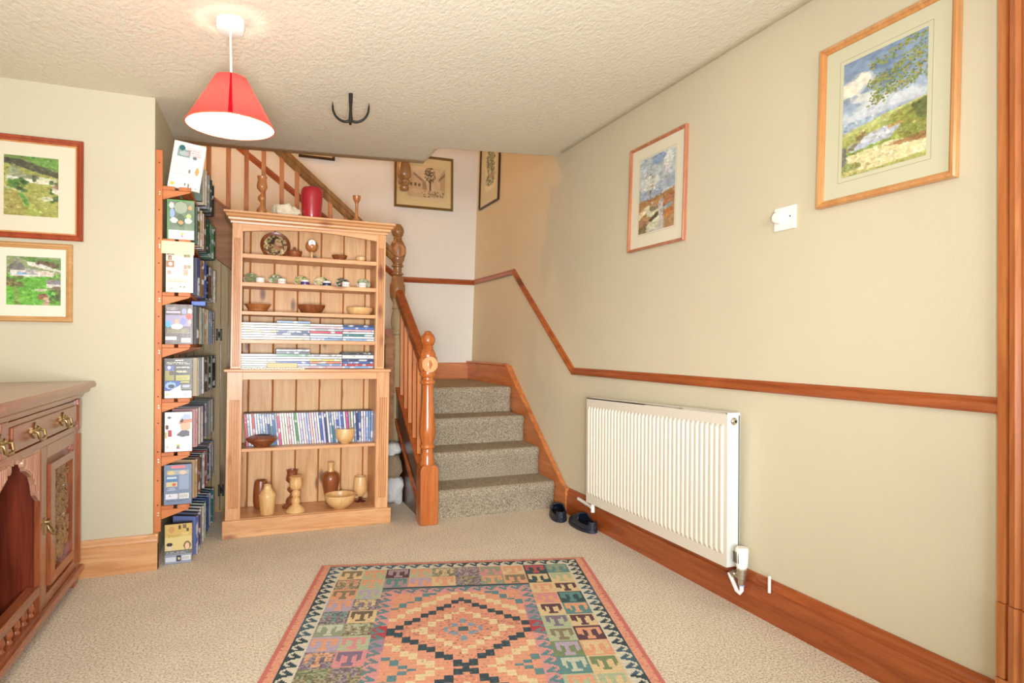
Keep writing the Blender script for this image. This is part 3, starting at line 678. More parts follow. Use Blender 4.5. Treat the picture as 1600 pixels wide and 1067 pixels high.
def cov_yellow():
    a = blank(60, 44, (66, 60, 46)); 
    for k in range(5): ell(a, .42+.06*k, .04, .025, .018, 'eae6d6')
    lines(a, .08, .95, .08, .14, 2, 'e8e4d4', 3, .9); lines(a, .42, .95, .19, .24, 2, 'e8e4d4', 5, .9); lines(a, .42, .9, .29, .36, 3, 'dcd49a', 6, .9); rect(a, .06, .18, .36, .3, '5a62a8'); ell(a, .16, .22, .06, .04, 'e4e0ea'); rect(a, .04, .31, .36, .55, '9a9040'); ell(a, .25, .36, .1, .06, '50442c'); rect(a, .42, .42, .95, .55, 'b0a83e'); rect(a, .42, .57, .92, .63, 'a8a03a'); lines(a, .44, .9, .45, .52, 2, '6f6a2a', 5, .6)
    rect(a, 0, .57, .6, .83, '34509c'); ell(a, .22, .68, .2, .09, '8ab4d8'); ell(a, .25, .7, .12, .05, '1f2c48'); poly(a, [(.15, .83), (.6, .66), (.62, .83)], 'eae8e8'); rect(a, .6, .65, 1, .79, '6a7058'); ell(a, .8, .7, .14, .04, 'a9b2cc'); rect(a, 0, .83, 1, 1, 'f0ece0'); ell(a, .1, .91, .05, .03, 'cfc84a'); codebar(a, .7, .86, .95, .97); return a
def cov_cap():
    a = blank(60, 44, (240, 238, 236)); rect(a, 0, 0, 1, .14, 'dfe8f2'); poly(a, [(.55, .18), (.72, .04), (.95, .06), (.95, .2)], 'aebfe6'); ell(a, .16, .13, .08, .03, '6f6a66'); ell(a, .76, .34, .2, .15, 'e8b494'); poly(a, [(.55, .2), (1, .17), (1, .26), (.5, .3)], 'c98a68'); ell(a, .63, .22, .06, .05, '4a423e'); poly(a, [(.42, .58), (.62, .46), (.92, .48), (.92, .62), (.6, .63)], '6a6c74'); ell(a, .08, .38, .06, .06, '6e4e3c'); rect(a, .12, .46, .26, .62, 'b8443c'); rect(a, .01, .5, .08, .66, 'c8b06a'); lines(a, 0, .95, .68, .70, 1, 'e8c8c4', 1)
    rect(a, .45, .82, .55, .86, 'd8d070'); rect(a, .45, .86, .55, .9, '7ab07a'); rect(a, .45, .9, .55, .94, 'b84878'); rect(a, .05, .85, .14, .93, 'd4d4d6'); rect(a, .25, .85, .34, .93, 'dededf'); return a
def cov_blue():
    a = blank(60, 44, (126, 142, 166)); rect(a, .25, .03, .78, .09, 'f0848c'); rect(a, .1, .14, .92, .25, 'a9b2b0'); ell(a, .25, .2, .14, .05, 'd8c88a'); ell(a, .68, .2, .13, .05, 'e0c6b0'); rect(a, .08, .29, .48, .42, '5a86b4'); rect(a, .1, .3, .46, .35, 'c8d8dc'); rect(a, .08, .44, .48, .56, 'd4cc9c'); ell(a, .36, .5, .07, .04, 'd06a4a'); rect(a, .55, .28, .92, .64, '9aa9c0'); lines(a, .1, .46, .58, .66, 3, 'd8dee6', 2, .7); rect(a, .06, .74, .5, .88, 'dce2ea'); ell(a, .2, .78, .03, .015, 'd84848'); codebar(a, .55, .74, .92, .88); lines(a, .08, .9, .9, .94, 2, '5a6a8c', 4, .6); return a
def cov_couple():
    a = blank(60, 44, (224, 204, 140)); rect(a, 0, 0, 1, .33, 'd2b46a'); ell(a, .24, .13, .12, .08, 'c48a5c', .6); rect(a, .52, .04, .6, .14, '58503c'); rect(a, .66, .03, .8, .12, '7a6a4c'); rect(a, .8, .12, .9, .2, '5a523c'); lines(a, .12, .6, .26, .34, 4, 'b89850', 3, .6); lines(a, .62, .9, .22, .3, 3, 'e8dcb0', 4, .7)
    ell(a, .17, .58, .12, .09, 'ded0b0'); ell(a, .17, .51, .12, .045, '3a342c'); ell(a, .83, .56, .14, .11, '7a6a50'); ell(a, .83, .58, .08, .09, 'ecc8a8'); rect(a, 0, .68, 1, .78, '6c6a66'); lines(a, .05, .95, .7, .76, 2, 'c8ccd8', 4, .8); rect(a, 0, .78, 1, 1, '98a2b8'); rect(a, .03, .84, .42, .95, 'd4d8e2'); rect(a, .44, .8, .6, .95, '3c3a3a'); ell(a, .52, .88, .05, .03, 'd8d0a0'); codebar(a, .64, .82, .96, .94); return a
# ---------------------------------------------------------------- the wall-mounted video rack
rk = thing('video_rack', 'narrow orange pine wall rack of slatted shelves packed with video cases', 'rack', (-.42, 3.5, 0))
ry1 = .82
for y in (0, ry1):
    o = MB().box(-.012, .018, y-.004, y+.016, .17, 2.032).build('upright', M['rackw'], rk, bevel=.002)
    if y == 0:
        for z in (.30, .42, .56, .70, .83, .96, 1.09, 1.22, 1.34, 1.48, 1.60, 1.74, 1.97): MB().lathe([(0, -.0055), (.0035, -.005), (.0035, .002)], (.004, 0, z), 8, 'y').build('peg', M['peg'], o)
SZ = [.293, .553, .817, 1.085, 1.340, 1.602, 1.860]
for z in SZ:
    for x0, x1 in ((.018, .072), (.088, .142)): MB().box(x0, x1, .0, ry1+.012, z-.018, z).build('slat', M['racky'], rk, bevel=.002)
    for y in (.004, ry1-.008):
        b = MB(); b.prism([(.018, z-.018), (.142, z-.018), (.135, z-.026), (.018, z-.066)], 'y', y, y+.014); b.build('bracket', M['rackx'], rk, bevel=.002)
    for dz in (-.012, -.024): MB().lathe([(0, -.0075), (.004, -.007), (.005, -.003)], (.006, 0, z-.02+dz), 8, 'y').build('screw', M['screw'], rk)
rowsv = [  # bottom row on the carpet first: (z, first colour, rest, cover)
    (.003, ['brown', 'blue', 'navy', 'white', 'white', 'pale green', 'steel blue', 'blue', 'light blue', 'white', 'teal', 'white'], cov_couple, 'floor row'),
    (SZ[0]+.001, ['steel blue', 'tan', 'brown', 'dark grey', 'grey', 'red', 'grey', 'dark grey', 'white', 'pink', 'white', 'pale blue'], cov_blue, 'lowest shelf'),
    (SZ[1]+.001, ['white', 'pink', 'white', 'lilac', 'dark grey', 'grey', 'grey', 'white', 'pale green', 'cream', 'white'], cov_cap, 'second lowest shelf'),
    (SZ[2]+.001, ['brown', 'cream', 'light blue', 'white', 'tan', 'dark grey', 'tan', 'dark green', 'cream', 'grey', 'black'], cov_yellow, 'third lowest shelf'),
    (SZ[3]+.001, ['brown', 'dark grey', 'cream', 'pale green', 'grey', 'tan', 'cream', 'white', 'light blue', 'grey', 'pale green', 'white'], cov_space, 'middle shelf'),
    (SZ[4]+.001, ['cream', 'navy', 'brown', 'blue', 'black', 'brown', 'grey', 'cream'], cov_hearts, 'third highest shelf'),
    (SZ[5]+.001, ['green', 'dark green', 'tan', 'white', 'brown', 'dark green', 'teal', 'pale green', 'green', 'dark green'], cov_green, 'second highest shelf'),
    (SZ[6]+.001, ['dark green', 'cream', 'grey', 'dark green', 'black'], None, 'top shelf')]
rr = random.Random(5)
for ri, (z, cols, cov, where) in enumerate(rowsv):
    n = len(cols); y = .02; first = .02
    for k, c in enumerate(cols):
        u = k/max(1, n-1)
        ang = math.radians(90-(0 if k == 0 else (20+18*u+rr.uniform(-4, 6))))
        yy = 3.5+.012+(.03 if k else 0)+(.74*u**.9 if k else 0)
        if ri == 7: yy = 3.5+.30+.42*u
        xr = -.267+.046*((yy-3.52)/.8)+rr.uniform(-.004, .004)
        zz = z
        if ri == 0: zz = .001
        # leaning back a touch
        mw = Matrix.Translation((xr, yy, zz)) @ Matrix.Rotation(ang, 4, 'Z')
        o = case('video_case', vm, mw, c, '%s video case, %s on the rack\'s %s' % (c, 'frontmost' if k == 0 and ri != 7 else ORD(k+1)+' from front', where) if ri else '%s video case, %s in the row on the carpet under the rack' % (c, 'frontmost' if k == 0 else ORD(k+1)+' from front'), 'video cases in the wall rack')
        if k == 0 and cov:
            me = colormesh('cover_print', .118, .193, cov(), M['cover'], point=False)
            q = link('cover_print', me, o); q.matrix_parent_inverse = Matrix.Identity(4)
            # cover lies on the local x=0 face
            q.location = (-.0006, .06, .098); q.rotation_euler = (0, 0, -PI/2)
        if ri == 4 and k == n-1 or ri == 1 and k == n-2:
            cu = bpy.data.curves.new('lettering', 'FONT'); cu.body = 'MULAN' if ri == 4 else 'al'; cu.size = .032 if ri == 4 else .04
            tmp = bpy.data.objects.new('tmp', cu); C.objects.link(tmp); bpy.context.view_layer.update()
            me = bpy.data.meshes.new_from_object(tmp.evaluated_get(bpy.context.evaluated_depsgraph_get())); bpy.data.objects.remove(tmp)
            me.materials.clear(); me.materials.append(M['blackhole'] if ri == 4 else M['redvase'])
            q = link('spine_lettering', me, o)
            if ri == 4: q.rotation_euler = (PI/2, -PI/2, 0); q.location = (.024, -.0008, .04)
            else: q.rotation_euler = (PI/2, 0, 0); q.location = (.001, -.0008, .02); q.scale = (.6, 1, 1)
        if ri == 1 and k == n-2:
            a = blank(40, 12, (240, 238, 240)); rect(a, 0, 0, 1, .12, 'efb478'); ell(a, .45, .14, .2, .07, '2c2018'); ell(a, .48, .17, .12, .045, 'e2b090'); poly(a, [(.25, .24), (.7, .24), (.62, .38), (.8, .58), (.15, .58), (.32, .38)], 'c8242c'); poly(a, [(.25, .58), (.42, .58), (.34, .94), (.26, .94)], 'dca488'); poly(a, [(.5, .58), (.68, .58), (.5, .95), (.42, .95)], 'dca488')
            q = link('spine_print', colormesh('spine_print', .026, .14, a, M['cover'], point=False), o); q.location = (.0135, -.0007, .122)
# tall white book leaning on the top shelf
t = thing('white_book', 'large white paperback leaning sideways on the top shelf of the wall rack', 'book', (-.385, 3.515, 1.866), (0, math.radians(8), 0))
MB().box(.002, .140, .012, .030, 0, .232).build('pages', M['cream'], t)
MB().box(0, .142, .010, .012, 0, .234).build('back_cover', M['whitep'], t)
MB().box(0, .142, .030, .032, 0, .234).build('front_cover', M['whitep'], t)
link('cover_print', colormesh('cover_print', .140, .232, cov_white(), M['cover'], point=False), t, 0, (.071, .0094, .117))
t = tag(MB().box(-.405, -.262, 3.488, 3.4886, 0, .062).build('cream_card', M['cream'], loc=None), 'blank cream card standing in front of the cases on the third highest rack shelf', 'card')
t.location = (0, 0, 1.523); t.rotation_euler = (0, math.radians(.8), 0)
a_ = MB().box(-.282, -.216, 3.60, 3.69, 1.2835, 1.306); tag(a_.build('blue_box', M['bluebox'], bevel=.002), 'small flat blue box lying on top of the cases on the middle rack shelf', 'box')

# ---------------------------------------------------------------- things on the bookcase
def turned(name, label, cat, loc, prof, mat, seg=28, sx=1, extra=None, group=None, tilt=(0, 0, 0), pname='body'):
    t = thing(name, label, cat, BP(*loc), (BQ.x+tilt[0], BQ.y+tilt[1], tilt[2]), group)
    MB().lathe(prof, (0, 0, 0), seg, 'z', sx, 1).build(pname, M[mat], t, smooth=42)
    return t
def vessel(r, t=.004):  # outside profile -> closed vessel with thickness; r = [(radius, z)...] from foot to rim
    ins = [(max(0.0, a-t), z) for a, z in r[::-1]]
    zf = r[0][1]+t*1.5; ins = [(a, z) for a, z in ins if z > zf]
    return [(0, r[0][1])]+r+ins+[(max(.0, ins[-1][0]*.9), zf), (0, zf)]
zt = 1.8262
def candle(s, h):
    return [(0, 0), (.045*s, 0), (.046*s, .006), (.03*s, .018), (.026*s, .022), (.028*s, .03), (.026*s, .04), (.010*s, .06), (.006*s, .07), (.009*s, .074), (.019*s, .084), (.023*s, .094), (.019*s, .104), (.008*s, .114), (.006*s, .12), (.013*s, .126), (.027*s, .14), (.029*s, .152), (.026*s, .168), (.023*s, .182), (.026*s, .194), (.028*s, .198), (.022*s, .199), (.019*s, .17), (0, .168)]
t = turned('candle_holder', 'tall turned wooden goblet candle holder on top of the bookcase', 'candle holder', (-.288, .13, zt), [(r*1.02, z*1.23) for r, z in candle(1, 1)], 'midz')
me = lump(3, .066, .045, .044, 4)
for v in me.vertices:
    c = v.co; a = math.atan2(c.z, c.x)
    k = 1+.28*max(0, math.sin(a*5+.7))*(1 if c.z > -.005 else 0); c.x *= k; c.z *= k
    c.z = max(c.z, -.04)
me.materials.append(M['shell']); o = tag(link('seashell', me, None, 0, BP(-.157, .12, zt+.041), (0, 0, .3)), 'spiky ivory conch shell on top of the bookcase', 'shell')
t = turned('red_vase', 'smooth red lidded jar on top of the bookcase', 'jar', (-.008, .12, zt), [(r*1.06, z*1.16) for r, z in [(0, 0), (.046, 0), (.050, .008), (.055, .06), (.0595, .12), (.060, .15), (.057, .166), (.048, .176), (.04, .178), (.038, .172), (0, .171)]], 'redvase')
MB().lathe([(0, 0), (.058, 0), (.058, .005), (0, .005)], (0, 0, 0), 28).build('base_ring', M['darkz'], t)
t = turned('candlestick', 'small slender turned candlestick on the right end of the bookcase top', 'candlestick', (.258, .12, zt), [(r*1.05, z*1.42) for r, z in [(0, 0), (.026, 0), (.027, .01), (.024, .022), (.013, .036), (.008, .044), (.0095, .05), (.0075, .056), (.0085, .075), (.009, .098), (.014, .104), (.02, .112), (.024, .13), (.019, .131), (.014, .122), (0, .12)]], 'midz')
t = turned('trinket', 'tiny gilt trinket beside the slender candlestick on the bookcase', 'ornament', (.215, .11, zt), [(0, 0), (.010, 0), (.012, .005), (.007, .01), (.008, .016), (0, .02)], 'brass')
# top shelf
zS = 1.6025
t = thing('decorated_plate', 'round dark-rimmed decorative plate propped at the back of the top shelf', 'plate', BP(-.206, .212, zS), (math.radians(-14), BQ.y, 0)); t.scale = (.95, .95, .95)
MB().lathe([(0, .006), (.07, .006), (.088, -.002), (.091, .0), (.091, .006), (.075, .014), (0, .014)], (0, 0, .091), 36, 'y').build('rim', M['darkz'], t, smooth=50)
a = blank(44, 44, (188, 160, 110)); n1 = noi(44, 44, 7, 8); n2 = noi(44, 44, 9, 9); a[n1 > .55] = hx('6a4a2c'); a[n2 > .62] = hx('3a2618'); a[n1 < .34] = hx('8a8a4a'); a[(n2 < .33)] = hx('e4cf9c'); ell(a, .62, .5, .2, .2, 'a0623c', .6); lines(a, .5, .8, .35, .5, 3, 'e8dcb8', 3, .8)
v = []; f = []; cc = []
yy, xx = np.mgrid[0:44, 0:44]; b = MB(); colr = []
for j in range(44):
    for i in range(44):
        if ((i-21.5)/22)**2+((j-21.5)/22)**2 < 1:
            x0 = (i-22)/22*.074; z0 = (22-j)/22*.074; s = .074/22
            b.add([(x0, .0055, z0+.091), (x0+s, .0055, z0+.091), (x0+s, .0055, z0-s+.091), (x0, .0055, z0-s+.091)], [(0, 1, 2, 3)]); colr += [a[j, i]]*4
me = bpy.data.meshes.new('plate_painting'); me.from_pydata(b.v, [], b.f); me.materials.append(M['print']); at = me.color_attributes.new('Col', 'FLOAT_COLOR', 'CORNER'); d = np.ones((len(colr), 4)); d[:, :3] = linarr(np.array(colr)); at.data.foreach_set('color', d.ravel().astype('f'))
q = link('painting', me, t)
t = turned('lidded_pot', 'small red-brown wooden pot with knobbed lid beside the plate', 'pot', (-.102, .12, zS), [(0, 0), (.032, 0), (.036, .006), (.042, .03), (.043, .034), (.0, .034)], 'darkz')
MB().lathe([(.044, .034), (.042, .040), (.02, .046), (.008, .048), (.007, .052), (.010, .057), (.006, .063), (0, .064)], (0, 0, 0), 28).build('lid', M['darkz'], t, smooth=45)
t = turned('ball_clock', 'wooden ball clock with small white dial on the top shelf', 'clock', (-.004, .12, zS), [(0, 0), (.018, 0), (.018, .003), (.006, .008), (.0055, .03), (.009, .036), (.012, .041)], 'palez', pname='stem')
MB().lathe([(0, -.0365)]+[(.0365*math.sin(PI*k/16), -.0365*math.cos(PI*k/16)) for k in range(1, 16)]+[(0, .0365)], (0, 0, .075), 28).build('ball', M['midz'], t, smooth=60)
dl = MB().lathe([(0, -.003), (.020, -.002), (.021, 0), (.021, .008), (0, .008)], (-.002, -.032, .091), 24, 'y').build('dial', M['dial'], t, smooth=40)
MB().box(-.0028, -.0012, -.0362, -.0352, .091, .104).build('hand', M['blackhole'], dl); MB().box(-.010, -.002, -.0362, -.0352, .0902, .0917).build('hand', M['blackhole'], dl)
t = turned('red_bowl', 'small dark red wooden bowl on the top shelf', 'bowl', (.160, .12, zS), vessel([(.022, 0), (.03, .004), (.042, .02), (.047, .032)]), 'darkz')
t = turned('tiny_bowl', 'tiny pale bowl at the right end of the top shelf', 'bowl', (.287, .12, zS), vessel([(.014, 0), (.024, .005), (.03, .016), (.029, .03)]), 'palez')
# second shelf: trinket boxes with propped lids
zS = 1.4405
tb = [(-.340, '7f8a5c', 'e9e4cf', '6a7348', 'first'), (-.202, '8c9670', 'f2ece0', 'b86a5a', 'second'), (-.057, 'b0a86c', '', '', 'third'), (.058, 'c8bc8a', '', '', 'fourth'), (.186, '2f4630', 'f0e8e4', 'd88aa0', 'fifth'), (.315, 'a4b08a', 'f0eee6', 'c0485c', 'last')]
pos = [(-.290, 'lower'), (-.172, ''), (-.042, 'purple'), (.084, 'navy'), (.197, ''), (.296, '')]
def floral(base, spots, seed):
    a = blank(16, 16, hx(base)); n = noi(16, 16, 6, seed); a = a*(.8+.45*n[:, :, None]); r = random.Random(seed)
    for k in range(16): ell(a, r.random(), r.random(), .09, .09, r.choice(spots), .8)
    return a
for i, (x, base, cc_, sp, wh) in enumerate(tb):
    lab = ['olive green floral', 'sage green floral', 'yellow-green floral', 'cream floral', 'dark green floral', 'pale green floral'][i]
    t = thing('china_dish', '%s oval china dish propped upright on the second shelf' % lab, 'dish', BP(x, .15, zS), (math.radians(-25), BQ.y, 0), 'china set out on the second shelf')
    MB().lathe([(0, 0), (.036, .0), (.042, .004), (.043, .008), (.040, .011), (0, .012)], (0, 0, .036), 24, 'y', 1.0, .84).build('dish_rim', M['china'], t, smooth=40)
    arr = floral(base, ['e8dcae', 'c8787c', '5c7a4c', 'e9e2cc', '3f5a3a'], 30+i); b = MB(); cl = []
    for j in range(16):
        for k in range(16):
            if ((k-7.5)/8)**2+((j-7.5)/8)**2 < 1:
                x0 = (k-8)/8*.039; z0 = .036+(8-j)/8*.0328; s = .039/8; s2 = .0328/8
                b.add([(x0, -.0005, z0), (x0+s, -.0005, z0), (x0+s, -.0005, z0-s2), (x0, -.0005, z0-s2)], [(0, 1, 2, 3)]); cl += [arr[j, k]]*4
    me = bpy.data.meshes.new('flowers'); me.from_pydata(b.v, [], b.f); me.materials.append(M['print']); at = me.color_attributes.new('Col', 'FLOAT_COLOR', 'CORNER'); d = np.ones((len(cl), 4)); d[:, :3] = linarr(np.array(cl)); at.data.foreach_set('color', d.ravel().astype('f')); link('flowers', me, t)
    px, kind = pos[i]
    plab = ['plain cream', 'white red-dotted', 'white and purple', 'white and navy', 'white pink-flowered', 'white flower-printed'][i]
    t = turned('trinket_pot', '%s round china pot before the %s china dish' % (plab, lab), 'pot', (px, .095, zS), [(0, 0), (.022, 0), (.0245, .003), (.0245, .029), (.022, .031), (.020, .029), (.02, .006), (0, .006)], 'china', group='china set out on the second shelf')
    if kind in ('purple', 'navy'): MB().lathe([(.0248, .003), (.0251, .004), (.0251, .018), (.0248, .019)], (0, 0, 0), 28).build('band', M[kind], t, smooth=40)
    elif i in (1, 4, 5):
        b = MB(); 
        for k in range(-2, 3): b.lathe([(0, -.001), (.003, -.0005), (.003, .001)], (.0246*math.sin(k*.5), -.0246*math.cos(k*.5), .014), 8, 'y')
        b.build('dots', M[['', 'redvase', '', '', 'redvase', 'redvase'][i]], t)
# third shelf bowls
zS = 1.2745
turned('wide_bowl', 'shallow flared tan wooden bowl at the left of the third shelf', 'bowl', (-.301, .13, zS), vessel([(.035, 0), (.048, .006), (.062, .026), (.075, .043)], .004), 'midz')
turned('cherry_bowl', 'red-brown segmented wooden bowl in the middle of the third shelf', 'bowl', (-.001, .13, zS), vessel([(.048, 0), (.06, .008), (.078, .034), (.083, .05)], .005), 'darkz')
turned('pale_bowl', 'low pale wooden bowl at the right of the third shelf', 'bowl', (.287, .13, zS), vessel([(.05, 0), (.066, .007), (.079, .028), (.08, .042), (.076, .046)], .005), 'palez')
# ledge things
t = thing('patterned_ruler', 'long thin white strip with dark markings lying along the bookcase ledge', 'ruler', BP(-.215, .0, .9432), BQ)
MB().box(-.17, .17, -.018, .018, 0, .006).build('strip', M['whitep'], t, bevel=.001)
b = MB()
for k in range(22):
    x = -.165+.0152*k; b.box(x, x+.007, -.0184, -.0182, .001+.002*(k % 2), .003+.002*(k % 2))
b.build('markings', M['iron'], t)
t = tag(MB().box(-.083, .083, -.014, .014, 0, .034).build('cream_box', M['creamwood'], bevel=.004), 'long plain cream box lying in front of the film cases on the ledge', 'box'); t.matrix_world = BM @ Matrix.Translation((-.165, .055, .9432))
# lower shelf
zS = .4905
t = turned('squat_pot', 'squat red-brown wooden bowl with filled top in front of the film cases', 'bowl', (-.268, .082, zS), [(0, 0), (.042, 0), (.045, .008), (.075, .03), (.086, .042), (.083, .052), (.058, .064), (.045, .067), (.042, .062), (0, .062)], 'darkz')
MB().lathe([(.0, .060), (.041, .060), (.039, .066), (.02, .071), (0, .072)], (0, 0, 0), 24).build('mesh_lid', M['lead'], t, smooth=40)
t = turned('round_bowl', 'tall rounded golden wooden bowl in front of the film cases', 'bowl', (.203, .075, zS), vessel([(.026, 0), (.028, .005), (.04, .012), (.054, .036), (.057, .062), (.056, .087), (.053, .09)], .005), 'palez')
# bottom board
zS = .1005
t = turned('bark_vase', 'brown bark-sided wooden vase at the back left of the bottom shelf', 'vase', (-.268, .20, zS), [(0, 0), (.028, 0), (.038, .012), (.043, .05), (.042, .10), (.038, .15), (.034, .168), (.026, .172), (.02, .16), (0, .158)], 'darkz')
t = turned('pale_urn', 'pale wooden urn with narrow shoulder at the front left of the bottom shelf', 'urn', (-.234, .062, zS), [(0, 0), (.036, 0), (.039, .004), (.048, .10), (.049, .113), (.047, .116), (.034, .135), (.026, .145), (.023, .152), (.020, .166), (.022, .17), (.018, .17), (.016, .155), (0, .152)], 'palez')
t = turned('dark_holder', 'dark wooden candle cup half hidden behind the pale candlestick', 'candle holder', (-.092, .185, zS), candle(1.3, 1)[:-3] and [(r*1.25, z*1.13) for r, z in candle(1, 1)], 'darkz')
t = turned('pale_candlestick', 'thick pale turned wooden candlestick on the bottom shelf', 'candlestick', (-.078, .06, zS), [(0, 0), (.054, 0), (.057, .004), (.045, .022), (.030, .036), (.023, .042), (.021, .046), (.024, .052), (.026, .07), (.022, .08), (.018, .084), (.018, .088), (.024, .096), (.026, .108), (.023, .12), (.018, .124), (.018, .13), (.030, .136), (.036, .15), (.037, .168), (.034, .19), (.034, .197), (.039, .205), (.036, .208), (.028, .206), (0, .202)], 'palez')
t = turned('dark_bottle', 'glossy dark brown bottle vase with pale neck at the back of the bottom shelf', 'vase', (.136, .20, zS), [(0, 0), (.026, 0), (.03, .01), (.041, .07), (.053, .13), (.056, .155), (.05, .18), (.032, .194), (.02, .198)], 'darkz')
MB().lathe([(.02, .196), (.017, .206), (.017, .235), (.021, .256), (.018, .257), (.012, .25), (0, .248)], (0, 0, 0), 24).build('neck', M['palez'], t, smooth=42)
t = turned('wide_pale_bowl', 'wide pale wooden bowl on a foot at the front of the bottom shelf', 'bowl', (.178, .072, zS), vessel([(.038, 0), (.042, .006), (.058, .012), (.082, .04), (.093, .072), (.093, .082)], .005), 'palez')
t = turned('goblet', 'pale wooden goblet with dark red foot at the right of the bottom shelf', 'goblet', (.316, .19, zS), vessel([(.008, .03), (.016, .036), (.03, .044), (.042, .06), (.044, .085), (.040, .13), (.036, .157)], .004), 'palez', pname='cup')
MB().lathe([(0, 0), (.034, 0), (.034, .004), (.014, .01), (.007, .016), (.008, .032)], (0, 0, 0), 24).build('foot', M['darkfoot'], t, smooth=42)

# ---------------------------------------------------------------- pictures
def picture(name, label, mw, w, h, fw, fd, fmat, mount, art, aw, ah, ac=(0, 0), line=None, steps=None, inner=None):
    t = thing(name, label, 'picture', mw=mw)
    prof = steps or [(0, 0), (0, -fd*.75), (.2, -fd), (.55, -fd*.95), (.62, -fd*.72), (.9, -fd*.6), (1, -fd*.5), (1, 0)]
    b = MB(); cs = [(-1, -1), (1, -1), (1, 1), (-1, 1)]; n = len(prof)
    vs = [(sx*(w/2-u*fw), y, sz_*(h/2-u*fw)) for sx, sz_ in cs for u, y in prof]
    b.add(vs, [(i*n+j, i*n+(j+1) % n, ((i+1) % 4)*n+(j+1) % n, ((i+1) % 4)*n+j) for i in range(4) for j in range(n)])
    b.build('frame', M[fmat], t)
    if inner: 
        iw, im = inner; b = MB(); w2, h2 = w/2-fw, h/2-fw
        for q in ((-w2, -w2+iw, -h2, h2), (w2-iw, w2, -h2, h2), (-w2+iw, w2-iw, -h2, -h2+iw), (-w2+iw, w2-iw, h2-iw, h2)): b.box(q[0], q[1], -fd*.55, -fd*.3, q[2], q[3])
        b.build('inner_slip', M[im], t)
    MB().box(-w/2+fw*.8, w/2-fw*.8, -fd*.3, -.001, -h/2+fw*.8, h/2-fw*.8).build('mount', M[mount], t)
    if line:
        b = MB(); e = line; k = .0012; y0, y1 = -fd*.3-.0006, -fd*.3
        x0, x1, z0, z1 = ac[0]-aw/2-e, ac[0]+aw/2+e, ac[1]-ah/2-e, ac[1]+ah/2+e
        b.box(x0, x1, y0, y1, z0, z0+k); b.box(x0, x1, y0, y1, z1-k, z1); b.box(x0, x0+k, y0, y1, z0, z1); b.box(x1-k, x1, y0, y1, z0, z1); b.build('mount_line', M['lined'], t)
    link('artwork', colormesh('artwork', aw, ah, art, M['print'], True, ac), t, 0, (0, -fd*.3-.001, 0))
    MB().box(-w/2+fw*.9, w/2-fw*.9, -fd*.44, -fd*.40, -h/2+fw*.9, h/2-fw*.9).build('glass', M['glass'], t)
    return t
def mottled(a, amt, seed, cells=10):
    n = noi(a.shape[0], a.shape[1], cells, seed); return np.clip(a*(1-amt/2+amt*n[:, :, None]), 0, 255)
def daub(a, n, seed, smin=.012, smax=.03, amt=34, flat=1.):
    # loose brush strokes: each takes the colour under it, slightly lighter or darker
    H, Wd = a.shape[:2]; r = np.random.RandomState(seed); src = a.copy()
    for k in range(n):
        cx, cy = r.rand()*Wd, r.rand()*H; rx = (smin+(smax-smin)*r.rand())*Wd; ry = rx*flat*(.35+.5*r.rand()); c = src[int(cy), int(cx)]+r.randn()*amt+r.randn(3)*amt*.25
        x0, x1, y0, y1 = int(max(0, cx-rx)), int(min(Wd, cx+rx+1)), int(max(0, cy-ry)), int(min(H, cy+ry+1))
        yy, xx = np.mgrid[y0:y1, x0:x1]; m = ((xx-cx)/rx)**2+((yy-cy)/max(ry, .6))**2 < 1
        b = a[y0:y1, x0:x1]; b[m] = b[m]*.35+np.clip(c, 0, 255)*.65
    return a
def art_aerial(field, field2, seed):
    a = blank(84, 66, hx(field)); n = noi(84, 66, 4, seed); a = a*(1-n[:, :, None]*.5)+hx(field2)*n[:, :, None]*.5
    poly(a, [(0, 0), (1, 0), (1, .28), (.6, .22), (.3, .12), (0, .06)], '6a8a3c'); poly(a, [(0, .05), (.3, .06), (1, .24), (1, .34), (.5, .24), (.2, .16), (0, .14)], '4a4a34'); poly(a, [(.35, .0), (1, .0), (1, .18), (.6, .14)], '6fa044', .8)
    poly(a, [(.05, .28), (.2, .14), (.36, .3), (.34, .36), (.05, .36)], '8f9a70'); poly(a, [(.05, .34), (.95, .34), (.95, .45), (.05, .44)], 'e4e0c8'); poly(a, [(.25, .31), (.62, .31), (.64, .38), (.25, .37)], '7c8468'); poly(a, [(.64, .33), (.96, .36), (.96, .42), (.64, .40)], 'cfcfae'); rect(a, .53, .32, .6, .42, '50553c')
    r = random.Random(seed)
    for k in range(16): ell(a, r.uniform(.02, .4), r.uniform(.4, .58), .06, .035, r.choice(['3f6a28', '2f5420', '5a8436']))
    for k in range(7): ell(a, .3+.02*k, .62+.03*k, .04, .03, '4a8a34', .8)
    for k in range(12): ell(a, r.uniform(.85, 1), r.uniform(.4, .8), .05, .03, r.choice(['4a7030', '3c5c28']))
    poly(a, [(.88, .5), (1, .47), (1, .62), (.88, .58)], 'd8cdb8'); poly(a, [(.86, .5), (.93, .43), (1, .48), (1, .52)], '9a7a5c'); ell(a, .78, .69, .12, .035, 'cfd0a4'); poly(a, [(0, .55), (.25, .62), (.4, .95), (0, 1)], 'a08f4a', .55); poly(a, [(0, .5), (.3, .58), (.32, .61), (0, .54)], 'd8cf9a', .8)
    return mottled(daub(a, 900, seed, .01, .04, 26), .3, seed+1, 16)
